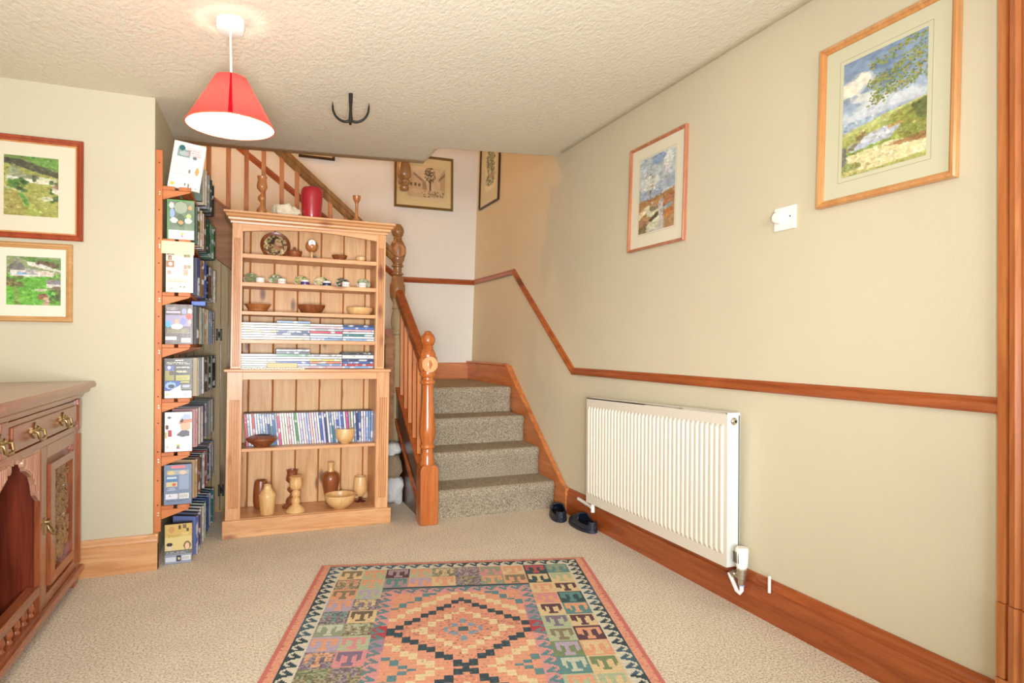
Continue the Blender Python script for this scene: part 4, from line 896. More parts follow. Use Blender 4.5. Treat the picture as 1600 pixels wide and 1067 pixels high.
def art_aerial2():
    a = blank(70, 66, hx('72c83a')); n = noi(70, 66, 3, 5); a = a*(1-.25*n[:, :, None])
    poly(a, [(0, 0), (1, 0), (1, .34), (0, .34)], '8a9a6a'); poly(a, [(.2, .0), (1, .05), (1, .26), (.5, .16)], '5c8a3c'); poly(a, [(.55, .06), (.95, .12), (.95, .22), (.55, .16)], '6a5a40'); poly(a, [(.35, .1), (.5, .12), (1, .27), (1, .31), (.4, .18)], 'd8d4c8'); poly(a, [(.05, .2), (.2, .06), (.34, .2), (.34, .3), (.05, .34)], '7c7a70'); poly(a, [(.08, .28), (.85, .28), (.85, .4), (.08, .4)], 'e4e2d8'); poly(a, [(.35, .24), (.58, .26), (.58, .38), (.35, .36)], 'a9a8a4'); rect(a, .2, .34, .38, .38, '6f9ac0'); poly(a, [(.6, .29), (.88, .31), (.86, .38), (.6, .37)], 'd8c8b4')
    poly(a, [(.75, .45), (1, .36), (1, .75), (.75, .72)], '7a9a4c'); rect(a, .74, .48, 1, .57, '8c8a94'); rect(a, .74, .57, 1, .63, 'e0dcd2')
    r = random.Random(9)
    for k in range(18): ell(a, r.uniform(0, .28), r.uniform(.42, .6), .06, .04, r.choice(['6a6a3a', '8a7a48', '55622c']))
    for k in range(14): ell(a, r.uniform(.72, 1), r.uniform(.62, .95), .06, .04, r.choice(['5a7a34', '7a6a4a', '4c6a2c']))
    poly(a, [(.12, .6), (.2, .6), (.26, 1), (.16, 1)], '8a8a44', .6); ell(a, .62, .68, .12, .03, 'c8c4a8'); ell(a, .66, .81, .09, .06, '8a5a3c'); poly(a, [(.7, .8), (.78, .78), (.76, 1), (.64, 1)], 'c4a888'); ell(a, .8, .74, .04, .06, '2f8a2c')
    return mottled(daub(a, 900, 5, .01, .04, 26), .25, 6, 16)
def art_boats():
    a = blank(100, 62, hx('ccd0c8')); n = noi(100, 62, 4, 14); m = n[:, :, None]; a = a*(1-.6*m)+hx('93a6c0')*.6*m; ell(a, .55, .07, .2, .07, '6f90bc', .6); ell(a, .8, .14, .12, .12, 'e8e6dc', .8); ell(a, .3, .35, .3, .1, 'e2e2d4', .7); ell(a, .2, .5, .5, .06, '8a9ab0', .6); ell(a, .8, .42, .35, .06, '98a4b8', .6)
    poly(a, [(0, .59), (.35, .58), (1, .52), (1, 1), (0, 1)], 'b08a5c'); poly(a, [(0, .57), (.4, .55), (1, .5), (1, .56), (.3, .62), (0, .64)], 'a87a48'); poly(a, [(.65, .6), (1, .55), (1, .85), (.72, .78)], 'b06a4a', .7); poly(a, [(.56, .62), (.68, .6), (.72, 1), (.4, 1)], 'c8ccd0', .8)
    poly(a, [(0, .72), (.3, .63), (.42, .6), (.3, .7), (.02, .8)], 'e4d8b0'); poly(a, [(.22, .7), (.4, .66), (.58, .69), (.6, .78), (.4, .8), (.25, .79)], 'd8d4b4'); poly(a, [(.3, .84), (.56, .74), (.6, .8), (.32, .92)], '4a4230'); poly(a, [(.22, .88), (.58, .82), (.56, .95), (.3, .99), (.2, .97)], 'd4d4b4'); poly(a, [(.3, .68), (.55, .66), (.57, .72), (.35, .73)], '6a5c44', .7); poly(a, [(.74, .76), (.95, .72), (.95, .8), (.76, .86)], 'c0763c'); poly(a, [(.7, .7), (.96, .68), (.94, .73), (.72, .75)], '94a4a0')
    rect(a, .33, .16, .345, .68, '7a7058'); rect(a, .38, .2, .395, .6, '9a917a'); lines(a, .15, .45, .24, .28, 2, '8a8068', 2, .5); poly(a, [(0, .9), (.25, .86), (.2, 1), (0, 1)], '7a6848')
    return mottled(daub(a, 1200, 6, .015, .05, 20), .22, 15, 14)
def art_pond():
    H, Wd = 150, 112; a = blank(H, Wd, hx('7f98b4')); yy = np.linspace(0, 1, H)[:, None, None]; a = a*(1-yy*1.0)+hx('c8d0d8')*yy; n = noi(H, Wd, 4, 21)
    for cx, cy, rx, ry, c in ((.12, .24, .22, .1, 'f2ead0'), (.28, .22, .12, .07, 'eee8d4'), (.3, .36, .2, .05, 'dfe0dc'), (.42, .43, .22, .05, 'e4e4e0'), (.1, .33, .16, .03, '8c9aac'), (.32, .3, .12, .025, '7a8ea8'), (.55, .48, .5, .05, 'cfd6dc'), (.15, .48, .3, .06, 'd4dade'), (.8, .46, .3, .06, 'd2d8dc'), (.5, .14, .2, .06, '6f88a8'), (.62, .26, .2, .07, '64809f')):
        for k in range(5):
            q = random.Random(int(cx*100)+k); ell(a, cx+q.uniform(-.5, .5)*rx, cy+q.uniform(-.4, .4)*ry, rx*.6, ry*.7, c, .7)
    poly(a, [(0, .62), (.35, .58), (.7, .55), (1, .53), (1, 1), (0, 1)], 'a9b05c'); poly(a, [(0, .62), (.5, .56), (1, .52), (1, .56), (.5, .62), (0, .66)], 'c0c478'); poly(a, [(.55, .62), (.75, .57), (.8, .58), (.6, .66)], 'cfd0c8')
    poly(a, [(.6, .58), (1, .53), (1, .86), (.62, .84), (.75, .72), (.55, .68)], '8f9440'); poly(a, [(.82, .56), (1, .54), (1, .7), (.9, .68)], '55602c', .8)
    poly(a, [(.08, .74), (.3, .68), (.55, .66), (.72, .68), (.6, .76), (.3, .79), (.1, .8)], 'b8c0cc'); ell(a, .4, .72, .2, .03, 'e0e2e4', .8); poly(a, [(.54, .66), (.75, .66), (.73, .69), (.58, .69)], 'b89a58')
    poly(a, [(.18, .68), (.28, .64), (.31, .66), (.2, .72)], '8a6a44'); poly(a, [(.08, .76), (.2, .7), (.3, .67), (.3, .69), (.14, .78)], '7a6f48', .8)
    poly(a, [(.0, .82), (.3, .8), (.62, .79), (1, .84), (1, .95), (.5, .98), (0, 1)], 'e8dca8'); poly(a, [(.05, .8), (.6, .77), (.62, .79), (.1, .82)], '8aa044'); poly(a, [(.5, .82), (1, .8), (1, .86), (.6, .84)], '9a6a3c', .8); poly(a, [(0, .74), (.06, .73), (.07, .94), (0, .96)], '77746c'); ell(a, .12, .92, .14, .035, '8f9a50', .8); poly(a, [(0, .95), (.5, .98), (1, .95), (1, 1), (0, 1)], 'b4b060', .7)
    lines(a, .15, .9, .86, .95, 4, 'cdbf88', 8, .5)
    b0 = a[:80].copy(); a = daub(a, 2600, 7, .006, .028, 26); a[:80] = a[:80]*.35+daub(b0, 260, 9, .03, .09, 12)*.65; a = mottled(a, .2, 22, 18); r = random.Random(3)
    for k in range(5):   # overhanging branches
        x, y = 1.0, .02+.08*k
        for s in range(18):
            x -= .03+.01*r.random(); y += r.uniform(-.01, .022)
            ell(a, x, y, .012, .006, '5a5030', .9)
            for q in range(6): ell(a, x+r.uniform(-.06, .06), y+r.uniform(-.035, .035), .014, .008, r.choice(['8a9a44', '6f8434', '8f9a4c', '9aa854', '5f7430', '7a8c40', 'b8983c']), .85)
            if x < .35: break
    return a
def art_street():
    a = blank(60, 72, hx('d8bf98')); a = mottled(a, .2, 31, 6); poly(a, [(.2, .2), (.42, .4), (.42, .68), (.0, .7), (0, .3)], 'c8ab82'); poly(a, [(.18, .18), (.46, .42), (.42, .46), (.15, .25)], '8a6f50', .8); poly(a, [(.4, .45), (.5, .42), (.52, .7), (.4, .68)], 'a58a66'); poly(a, [(.86, .2), (1, .0), (1, .75), (.86, .7)], 'bfa27a'); poly(a, [(.82, .35), (1, .12), (1, .2), (.82, .42)], '7a6048', .8); r = random.Random(6)
    for k in range(150):
        an = r.uniform(0, 6.28); q = r.random()**.6; ell(a, .6+.14*q*math.cos(an), .24+.23*q*math.sin(an), .016, .018, r.choice(['4c4630', '6a6244', '3a3626']), .7)
    rect(a, .585, .4, .625, .74, '4a3e2c'); poly(a, [(0, .72), (1, .68), (1, .85), (0, .9)], 'cdb48a', .7); 
    for k in range(70): ell(a, r.uniform(.4, 1), r.uniform(.72, .96), .02, .018, r.choice(['5c5438', '7a6c4a', '8a8058']), .7)
    rect(a, .2, .5, .25, .6, '5a4634'); rect(a, .3, .52, .35, .6, '5a4634'); rect(a, .1, .5, .15, .6, '5a4634'); lines(a, .02, .4, .8, .92, 4, '8a7450', 4, .5); rect(a, .0, .93, 1, 1, 'd8c49c'); return a
def art_tree():
    a = blank(80, 50, hx('ddd8b8')); r = random.Random(8)
    for cx, cy, rx, ry, n in ((.3, .3, .2, .28, 150), (.66, .35, .22, .33, 190), (.5, .75, .4, .14, 120)):
        for k in range(n):
            an = r.uniform(0, 6.28); q = r.random()**.5; ell(a, cx+rx*q*math.cos(an), cy+ry*q*math.sin(an), .03, .018, r.choice(['4c6a3c', '5f7c50', '32502c', '7c9468', '8a8a58']), .7)
    rect(a, .28, .3, .33, .75, '4a4430'); rect(a, .62, .35, .67, .75, '4a4430'); poly(a, [(.35, .62), (.9, .62), (1, .7), (.3, .72)], 'b8a07c', .7); return mottled(a, .15, 3, 9)
picture('watercolour_picture', 'watercolour of a pond and lane under cloudy sky in wide golden wooden frame', RWM(1.486, 1.895, .001), .502, .590, .024, .024, 'gilt', 'mountg', art_pond(), .306, .408, (.0, .002), .016)
picture('watercolour_picture', 'watercolour of beached boats in slim copper-coloured frame above the radiator', RWM(2.768, 1.893, .001), .492, .572, .015, .02, 'rosef', 'mount', art_boats(), .312, .402, (.0, .003), .008)
I4 = lambda x, y, z: Matrix.Translation((x, y, z))
picture('aerial_picture', 'aerial photograph of a farmstead in olive fields, red wooden frame, upper of two', I4(-.911, 3.469, 1.789), .382, .462, .026, .02, 'redf', 'mount', art_aerial('a8a850', '8a9a48', 41), .203, .268, (-.008, .006), None, inner=(.006, 'gilt'))
picture('aerial_picture', 'aerial photograph of white farm buildings on bright lawn, tan wooden frame', I4(-.912, 3.469, 1.362), .302, .357, .025, .02, 'tanf', 'mountw', art_aerial2(), .203, .218, (.004, .006))
picture('etching_picture', 'sepia street etching with tree in dull gold frame on the stairwell wall', I4(1.468, YF-.001, 2.585), .555, .49, .022, .02, 'goldf', 'mounty', art_street(), .36, .30, (.02, -.01), .012)
picture('dark_picture', 'dark frame whose lower edge just shows under the ceiling above the stairs', I4(.52, YF-.001, 2.90), .30, .42, .022, .02, 'blackf', 'mounty', art_tree(), .18, .28)
picture('tree_picture', 'narrow green tree watercolour in dark frame beside the stairwell corner', RWM(5.335, 2.65, .001), .50, .60, .018, .02, 'blackf', 'mountg', art_tree(), .28, .40, (.02, .03))

# ---------------------------------------------------------------- light switch
t = thing('dimmer_switch', 'white square dimmer switch with round knob between the two watercolours', 'switch', mw=RWM(1.899, 1.598))
MB().box(-.053, .053, -.009, .001, -.046, .046).build('plate', M['whitep'], t, bevel=.003)
MB().lathe([(0, -.034), (.018, -.034), (.0215, -.030), (.023, -.009), (.023, 0)], (-.022, 0, .004), 28, 'y').build('knob', M['whitep'], t, smooth=40)
MB().lathe([(0, -.0105), (.003, -.010), (.0035, -.008)], (.030, 0, .004), 10, 'y').build('screw', M['iron'], t)

# ---------------------------------------------------------------- radiator
t = thing('radiator', 'white ribbed panel radiator under the chair rail on the right wall', 'radiator', (1.905, 2.68, 0), (0, 0, -PI/2))
L = 1.192; x0, x1 = -.596, .596; yb, yf_ = -.03, -.068; z0 = .166
zt_ = lambda x: .781+.030*(x-x0)/L
nr = 36; pitch = (L-.03)/nr; cols = [(x0, 0)]
for i in range(nr):
    a = x0+.015+pitch*i; cols += [(a+pitch*.10, 0), (a+pitch*.26, 1), (a+pitch*.62, 1), (a+pitch*.78, 0)]
cols.append((x1, 0)); b = MB(); nC = len(cols); fz = [0, .05, .066, -.066, -.05, 0]; ri_ = [0, 0, 1, 1, 0, 0]
for k in range(6):
    for x, d in cols:
        z = z0+fz[k] if k < 3 else zt_(x)+fz[k]
        b.v.append((x, yf_-.008*d*ri_[k], z))
for k in range(5):
    for i in range(nC-1): b.f.append((k*nC+i, k*nC+i+1, (k+1)*nC+i+1, (k+1)*nC+i)); b.mi.append(0)
o = b.build('front_panel', M['radw'], t, smooth=25)
b = MB(); b.prism([(x0, z0+.004), (x1, z0+.004), (x1, zt_(x1)-.012), (x0, zt_(x0)-.012)], 'y', -.008, -.003); b.build('rear_panel', M['radw'], t)
for x in (x0, x1-.006):
    b = MB(); b.prism([(x, z0), (x+.006, z0), (x+.006, zt_(x)), (x, zt_(x))], 'y', yf_+.001, .0); b.build('side_panel', M['white'], t, bevel=.0015)
b = MB()
for k in range(52):
    x = x0+.012+.0228*k; b.box(x, x+.006, yf_+.004, -.004, zt_(x)-.006, zt_(x)-.001)
for y in (yf_+.002, -.036, -.004): b.beam((x0, y, zt_(x0)-.003), (x1, y, zt_(x1)-.003), .004, .006, (0, 1, 0))
g = b.build('top_grille', M['radw'], t)
MB().lathe([(0, .012), (.009, .012), (.011, .008), (.014, .006), (.017, .002), (.017, 0)], (x1, -.034, .775), 16, 'x').build('bleed_valve', M['chrome'], t, smooth=40)
MB().lathe([(0, .0128), (.0055, .0126), (.006, .0110)], (x1, -.034, .775), 12, 'x').build('bleed_plug', M['blackhole'], t)
vx = x1+.05
vb = MB().lathe([(.011, .108), (.014, .112), (.014, .13), (.018, .134), (.018, .150), (.021, .152), (.021, .172), (.017, .176)], (vx, -.034, 0), 20).build('valve_body', M['chrome'], t, smooth=40)
b = MB().lathe([(.018, .176), (.023, .182), (.025, .20), (.027, .25), (.026, .258), (.022, .262), (0, .263)], (vx, -.034, 0), 24); vh = b.build('valve_head', M['whitep'], t, smooth=40)
b = MB()
for k in (-2, -1, 0, 1): b.box(vx-.003+k*.009, vx-.0005+k*.009, -.0625+abs(k+.5)*.002, -.058, .20, .245)
b.build('head_slot', M['blackhole'], vh)
b = MB().tube([(x1-.01, -.034, .14), (vx, -.034, .14)], .011, 12); b.lathe([(.018, 0), (.018, .012)], (x1+.004, -.034, .14), 6, 'x'); b.build('valve_tail', M['chrome'], t, smooth=40)
MB().tube([(vx, -.034, .115), (vx, -.034, .085), (vx-.004, -.04, .074), (vx-.02, -.04, .078), (x1-.02, -.036, .135)], .009, 10).build('feed_pipe', M['whitep'], t, smooth=50)
MB().tube([(vx, -.034, .12), (vx, -.034, .104)], .012, 12).build('pipe_nut', plain('blue_sealant', '8fa9c8', .5), t, smooth=50)
MB().tube([(x0-.19, -.016, .135), (x0-.02, -.028, .130), (x0+.01, -.034, .13)], .011, 10).build('return_pipe', M['whitep'], t, smooth=50)
MB().tube([(x0+.02, -.034, .175), (x0+.02, -.034, .105)], .012, 12).build('lockshield', M['whitep'], t, smooth=50)
MB().tube([(vx+.13, -.014, .12), (vx+.13, -.014, .185)], .006, 8).build('pipe_clip', M['whitep'], t, smooth=50)

# ---------------------------------------------------------------- clogs
def clog(label, loc, rz):
    t = thing('clog', label, 'shoe', loc, (0, 0, rz), 'clogs beside the stairs')
    # local +y towards the toe
    Lg = .27; n = 22; m = 15
    wf = lambda s: (.030+.012*math.sin(PI*min(1, s*1.15))+.008*s)*math.sqrt(max(0., 1-abs(2*s-1)**5.0))+.002
    hf = lambda s: .058+.022*math.exp(-((s-.55)/.18)**2)-.030*max(0, (s-.6)/.4)**1.5
    b = MB()
    for i in range(n+1):
        s = i/n
        for k in range(m):
            a = PI*k/(m-1); ca, sa = math.cos(a), math.sin(a)
            b.v.append((wf(s)*(1.04*math.copysign(abs(ca)**.7, ca)), Lg*s, .012+hf(s)*(sa**.65)))
    for i in range(n):
        s = (i+.5)/n
        for k in range(m-1):
            mid = abs(k-(m-2)/2)
            op = 0 if s > .52 else (4.6 if s > .08 else 3.6)
            if s <= .52 and mid < (m-1)/2*.72*(1 if s < .44 else .6): continue
            b.f.append((i*m+k, i*m+k+1, (i+1)*m+k+1, (i+1)*m+k)); b.mi.append(0)
    # heel and toe walls
    b.f.append(tuple(range((n)*m, (n+1)*m))); b.mi.append(0)
    hh = [(x, y, z) for (x, y, z) in b.v[:m]]
    o = b.build('upper', M['clog'], t, smooth=60); md = o.modifiers.new('wall', 'SOLIDIFY'); md.thickness = .006; md.offset = -1
    out = [(wf(i/n)*1.1, Lg*i/n) for i in range(n+1)]; pl = [(x, y) for x, y in out]+[(-x, y) for x, y in out[::-1]]
    b = MB(); b.prism(pl, 'z', 0, .02); b.build('sole', M['clog'], t, bevel=.004)
    b = MB(); b.prism([(x*.86, y*.95+.006) for x, y in pl], 'z', .0185, .0225); b.build('footbed', M['clogin'], t)
    w0 = wf(.06); b = MB()
    ring = [(-w0*1.12*math.cos(PI*k/12), .028-.026*math.sin(PI*k/12)) for k in range(13)]
    for k in range(12):
        (xa, ya), (xb_, yb_) = ring[k], ring[k+1]
        b.add([(xa, ya, .016), (xb_, yb_, .016), (xb_, yb_, .066), (xa, ya, .066), (xa*.84, ya+.006, .016), (xb_*.84, yb_+.006, .016), (xb_*.84, yb_+.006, .066), (xa*.84, ya+.006, .066)], [(0, 1, 2, 3), (7, 6, 5, 4), (3, 2, 6, 7), (0, 4, 5, 1)])
    b.build('heel_wall', M['clog'], t, smooth=50)
    return t
clog('left navy-black rubber clog standing straight, its heel by the bottom stair', (1.762, 3.45, 0), math.radians(-18))
clog('right navy-black rubber clog nearer the camera, against the skirting', (1.842, 3.18, 0), math.radians(2))

# ---------------------------------------------------------------- pendant lamp, ceiling hook
pz = ceil_z(-.075, 2.53)
t = thing('pendant_lamp', 'lit pendant lamp with red conical shade hanging from the ceiling', 'lamp', (-.075, 2.54, pz))
MB().lathe([(.030, -.046), (.044, -.042), (.048, -.03), (.049, 0), (.049, .01)], (0, 0, 0), 32).build('ceiling_rose', M['whitep'], t, smooth=40)
MB().tube([(0, 0, -.04), (.002, 0, -.14), (.004, 0, -.25)], .004, 10).build('cord', M['whitep'], t, smooth=50)
MB().lathe([(.012, -.24), (.017, -.25), (.019, -.30), (.016, -.31), (0, -.31)], (.004, 0, 0), 20).build('lamp_holder', M['whitep'], t, smooth=40)
zt2, zb2 = 2.066-pz, 1.886-pz; rt, rb = .054, .152
b = MB().lathe([(.018, zt2-.012), (.040, zt2-.012), (.040, zt2-.009), (.018, zt2-.009)], (.003, 0, 0), 32)
for q in range(3):
    a = 2*PI*q/3; b.beam((.003+.038*math.cos(a), .038*math.sin(a), zt2-.0105), (.003+.052*math.cos(a), .052*math.sin(a), zt2-.006), .003, .003, (0, 0, 1))
b.build('shade_top_baffle', M['whitep'], t, smooth=40)  # ring and arms added to cut the light escaping through the shade top
def cone(name, mat, dr, parent, th0=0, th1=2*PI, seg=64, z1=zt2, z0=zb2):
    b = MB(); vs = []
    for k in range(seg+1):
        a = th0+(th1-th0)*k/seg
        for r, z in ((rt+dr, z1), (rb+dr, z0)): vs.append((.003+r*math.cos(a), r*math.sin(a), z))
    b.add(vs, [(2*k, 2*k+1, 2*k+3, 2*k+2) for k in range(seg)])
    me = bpy.data.meshes.new(name); me.from_pydata(b.v, [], b.f); me.materials.append(M[mat]); me.polygons.foreach_set('use_smooth', [True]*len(me.polygons)); return link(name, me, parent)
sh = cone('lamp_shade', 'shade', 0, t); cone('shade_lining', 'shadein', -.002, sh)
cone('shade_seam', 'seam', .0008, sh, math.radians(-92), math.radians(-86), 4)
b = MB()
for k in range(64):
    a0, a1 = 2*PI*k/64, 2*PI*(k+1)/64
    b.add([(.003+r*math.cos(a), r*math.sin(a), zb2+dz) for a in (a0, a1) for r, dz in ((rb-.003, 0), (rb+.001, 0), (rb+.001, .004), (rb-.003, .004))], [(0, 1, 5, 4), (1, 2, 6, 5), (2, 3, 7, 6), (3, 0, 4, 7)])
b.build('shade_rim', plain('orange_trim', 'e0633a', .6), sh)
b = MB().lathe([(0, -.345+.0), (.016, -.343), (.027, -.333), (.031, -.318), (.0, -.300)], (.004, 0, -.005), 20)
b = MB().lathe([(0, -.030)]+[(.030*math.sin(PI*k/10), -.030*math.cos(PI*k/10)) for k in range(1, 10)]+[(0, .03)], (.004, 0, -.335), 20)
b.build('bulb', M['bulb'], t, smooth=60)

hzc = ceil_z(.445, 3.15)
t = thing('grapnel_hook', 'black iron grapnel hook hanging from the ceiling', 'hook', (.445, 3.15, hzc+.002))
k = .115; b = MB().tube([(0, 0, .012), (0, 0, -.03), (0, 0, -.08), (0, 0, -.128), (-.003, 0, -.146)], [.0105, .0095, .007, .010, .008], 10); b.build('shank', M['iron'], t, smooth=50)
for dx, dy, dz, sc in ((-.95, .30, 0, 1), (.97, -.25, 0, 1.0), (.1, 1, .02, .95)):
    pts = []; rs = []
    for q in range(12):
        a = -PI/2*0+PI*q/11; r = .043
        pts.append((dx*(r-r*math.cos(a))*sc, dy*(r-r*math.cos(a))*sc, -.120-.034*math.sin(a)+(.05*(q/11)**1.5)+.0)); rs.append(.0078*(1-.35*q/11))
    pts.append((dx*.088*sc, dy*.088*sc, -.045)); rs.append(.001)
    MB().tube(pts, rs, 10).build('prong', M['iron'], t, smooth=50)

# ---------------------------------------------------------------- kilim rug
def rug_array():
    cell = 1/130.; Wd, Ln = 1.30, 2.074; nx, ny = int(Wd/cell), int(Ln/cell)
    a = np.zeros((ny, nx, 3)); r = np.random.RandomState(4)
    sal, salr, cream, dk, teal, pink, wht = hx('f0a888'), hx('d88a74'), hx('f2dcae'), hx('1f4450'), hx('5f9096'), hx('e88f94'), hx('e4dfca')
    hook = ['11111111', '11100011', '11001001', '10011101', '10001111', '00000111', '00000011', '00000000']
    hook = np.array([[int(c) for c in q] for q in hook])
    E = ['000000000000', '011111111110', '011111111110', '011011110110', '011001100110', '011001100110', '011001100110', '001001100100', '000001100000', '000011110000', '000011110000', '000000000000']
    E = np.array([[int(c) for c in q] for q in E])
    pal = {'c': 'ecd0a0', 'o': '8d8468', 'p': 'efad88', 'g': 'bcc8a4', 'u': '5a3848', 'm': 'b49aa4', 't': '5f9494', 'd': '245058', 'r': 'c85860', 'l': 'c0b0c8', 'k': 'e49a9c', 's': '9aa88c', 'w': 'd2d8c4', 'y': 'd8c47c', 'v': '85748c', 'b': '6f6250', 'e': '7c9468'}
    P_ = lambda q: hx(pal[q])
    top1 = 'co gp um gp oc vm ks cp dr ts'.split(); top2 = 'op gp mt pl cp vo sp po dc cg'.split()
    lo = 'po lp vt sw lp vp oe gp ts sc ov pc cd lo gs pm'.split(); li = 'gl vc cb og gk kv ov sc po lt cd pe gu mo cp td'.split()
    ri = 'cp pk cu gv go el tw gp cu os pd lt gk vc og ps'.split(); ro = 'cu dt tp cu up pc ce cg dk op tc pu gs dr cp lo'.split()
    for j in range(ny):
        v = (j+.5)*cell; vv = min(v, Ln-v)
        for i in range(nx):
            u = (i+.5)*cell; uu = min(u, Wd-u); right = u > Wd/2
            n = r.rand()
            if uu < .012 or vv < .008: c = hx('dc7a72')
            elif uu < .044 or vv < .024:
                c = hx('f0aa8c') if uu < .044 and n > .1 else hx('e29078')
                if uu < .026 and n > .86: c = hx('c86a64')
            elif uu < .107 or vv < .084:
                if vv < .084 and vv-.024 < (uu-.044): q = int((vv-.024)/.06*8); s = int((u % .0577)/.0577*8)
                else: q = int((uu-.044)/.063*8); s = int((v % .0577)/.0577*8)
                if right and uu < .107 and not (vv < .084 and vv-.024 < (uu-.044)): s = s
                q = min(7, max(0, q)); c = (hx('1f4450') if (int(v/.19)+(u > .6)) % 3 else hx('3b6478')) if hook[q, s] else wht
            elif uu < .32 or vv < .318:
                L0 = .107; 
                if vv < .318:
                    ci = min(9, int((u-L0)/.1086)); rj = 0 if vv < .20 else 1; key = (top1 if rj == 0 else top2)[ci]; fu = ((u-L0) % .1086)/.1086; fv = (vv-.084)/.117 if rj == 0 else (vv-.201)/.117
                else:
                    rj = min(15, int((v-.318)/.1135)); outer = uu < .2135; key = ((lo if outer else li) if not right else (ro if outer else ri))[rj]; fu = (uu-.107)/.1065 if outer else (uu-.2135)/.1065; fv = ((v-.318) % .1135)/.1135
                    if right: fu = 1-fu
                q, s = min(11, max(0, int(fv*12))), min(11, max(0, int(fu*12)))
                c = P_(key[1]) if E[q, s] else P_(key[0])
                if key[0] in 'ovb' and n > .6: c = c*.5+hx('d8cfae')*.5
                if key[0] in 'ov' and n < .25: c = c*.6+hx('4a4a40')*.4
                if uu > .312 and vv > .3: c = c
            elif uu < .375 or vv < .392:
                if vv < .328: c = hx('23404a')
                else:
                    if vv < .392 and (vv-.328) < (uu-.32)*1.1: q = int((vv-.328)/.064*8); s = int((u % .0577)/.0577*8)
                    else: q = int((uu-.32)/.055*8); s = int((v % .0577)/.0577*8)
                    q = min(7, max(0, q)); inner = hx('e6a09c'); zc = int(v/.15+right*1.3) % 4
                    if zc == 1: inner = hx('b490a4')
                    if .70 < v < .80: inner = hx('c04050')
                    c = (teal if zc != 2 else hx('6f8a90')) if hook[q, s] else inner
            else:
                du = u-.665; 
                # two stepped diamonds
                best = None
                step = .030; hh = .0205
                c = sal.copy()
                for vc in (.752, Ln-.752):
                    dv = v-vc
                    if abs(dv) > .285+.0205: continue
                    dd = math.floor(abs(du)/step+.5)*step/.270+math.floor(abs(dv)/hh+.5)*hh/.285
                    if .93 < dd < 1.075: c = dk if n > .12 else hx('3b6068')
                    elif dd <= .93:
                        c = salr*.5+sal*.5 if (dv < .05 and n > .35) else sal
                        if n > .9: c = hx('c4826e')
                        if .55 < dd < .68: c = cream
                        if dd < .3:
                            iu, iv = round(du/.040), round(dv/.037)
                            if abs(iu)+abs(iv) <= 2 and (iu+iv) % 2 == 0: c = hx('8aa4b4') if (iu or iv) else hx('4a6a70')
                            if abs(iu)+abs(iv) == 3 and (abs(iu), abs(iv)) != (0, 3) and False: c = hx('8aa4b4')
                    best = dd
                if best is None or best > 1.075:
                    vc = .752 if abs(v-.752) < abs(v-(Ln-.752)) else Ln-.752; dv = v-vc
                    dd = math.floor(abs(du)/step+.5)*step/.270+math.floor(abs(dv)/hh+.5)*hh/.285
                    if 1.30 < dd < 1.43: c = cream
                    elif 1.66 < dd < 1.78 : c = teal
                if n > .965: c = c*.85
            if (j % 3 == 0): c = c*.97
            a[j, i] = c*(.97+.06*r.rand())
    return a, Wd, Ln
a, rw, rl = rug_array()
ang = math.radians(-16.3)
t = thing('kilim_rug', 'patterned salmon and teal kilim rug lying askew on the beige carpet', 'rug', (.326, 3.199, 0), (0, 0, ang))
me = colormesh('weave', rw, rl, a, M['rug'], False)
o = link('weave', me, t, 0, (rw/2, -rl/2, .0075), (-PI/2, 0, 0))
MB().box(0, rw, -rl, 0, .0005, .0072).build('backing', plain('rug_edge_wool', 'd98474', 1), t, bevel=.002)

# ---------------------------------------------------------------- sideboard
sb = thing('sideboard', 'carved mahogany sideboard with brass handles and spindle gallery', 'sideboard', (-.72, 2.57, 0), (0, 0, PI/2))
# local: x = world Y - 2.57 , y = -(world X + .72) -> front at y=0, depth to +y, z up
sbx = lambda n, m, *a, bevel=.003, parent=None: MB().box(*a).build(n, M[m], parent or sb, bevel=bevel)
R = .83; LF = -.83; D = .46
sbx('carcass_side', 'mahoz', R-.03, R, .01, D, .06, .845); sbx('carcass_side', 'mahoz', LF, LF+.03, .01, D, .06, .845)
sbx('back', 'mahoz', LF, R, D-.015, D, .06, .845, bevel=0)
sbx('base_board', 'mahox', LF-.005, R+.005, -.022, D, .055, .082, bevel=.006)
for xx in (R-.07, LF): 
    for yy in (0, D-.07): sbx('foot', 'mahoz', xx, xx+.07, yy, yy+.07, 0, .056)
# top with moulded edge
b = MB(); TP = [(0, .845), (.012, .845), (.018, .858), (.035, .868), (.04, .882), (.058, .888), (.060, .9), (.052, .913), (0, .913)]; n = len(TP); vs = []
for ax, ay, sx_, sy_ in ((R, D, 1, 0), (R, 0, 1, -1), (LF, 0, -1, -1), (LF, D, -1, 0)):
    for d, z in TP: vs.append((ax+sx_*d*.52, ay+sy_*d, z))
b.add(vs, [(i*n+j, i*n+(j+1) % n, (i+1)*n+(j+1) % n, (i+1)*n+j) for i in range(3) for j in range(n)]+[tuple(range(n)), tuple(range(3*n, 4*n))[::-1]]+[tuple(q*n+n-1 for q in range(4)), tuple(q*n for q in range(4))])
b.build('top', M['mahox'], sb)
sbx('frieze_rail', 'mahox', LF, R, .0, .02, .834, .846); sbx('drawer_rail', 'mahox', LF, R, -.004, .02, .698, .722)
sbx('centre_divider', 'mahoz', -.15, -.08, -.003, .02, .72, .836)
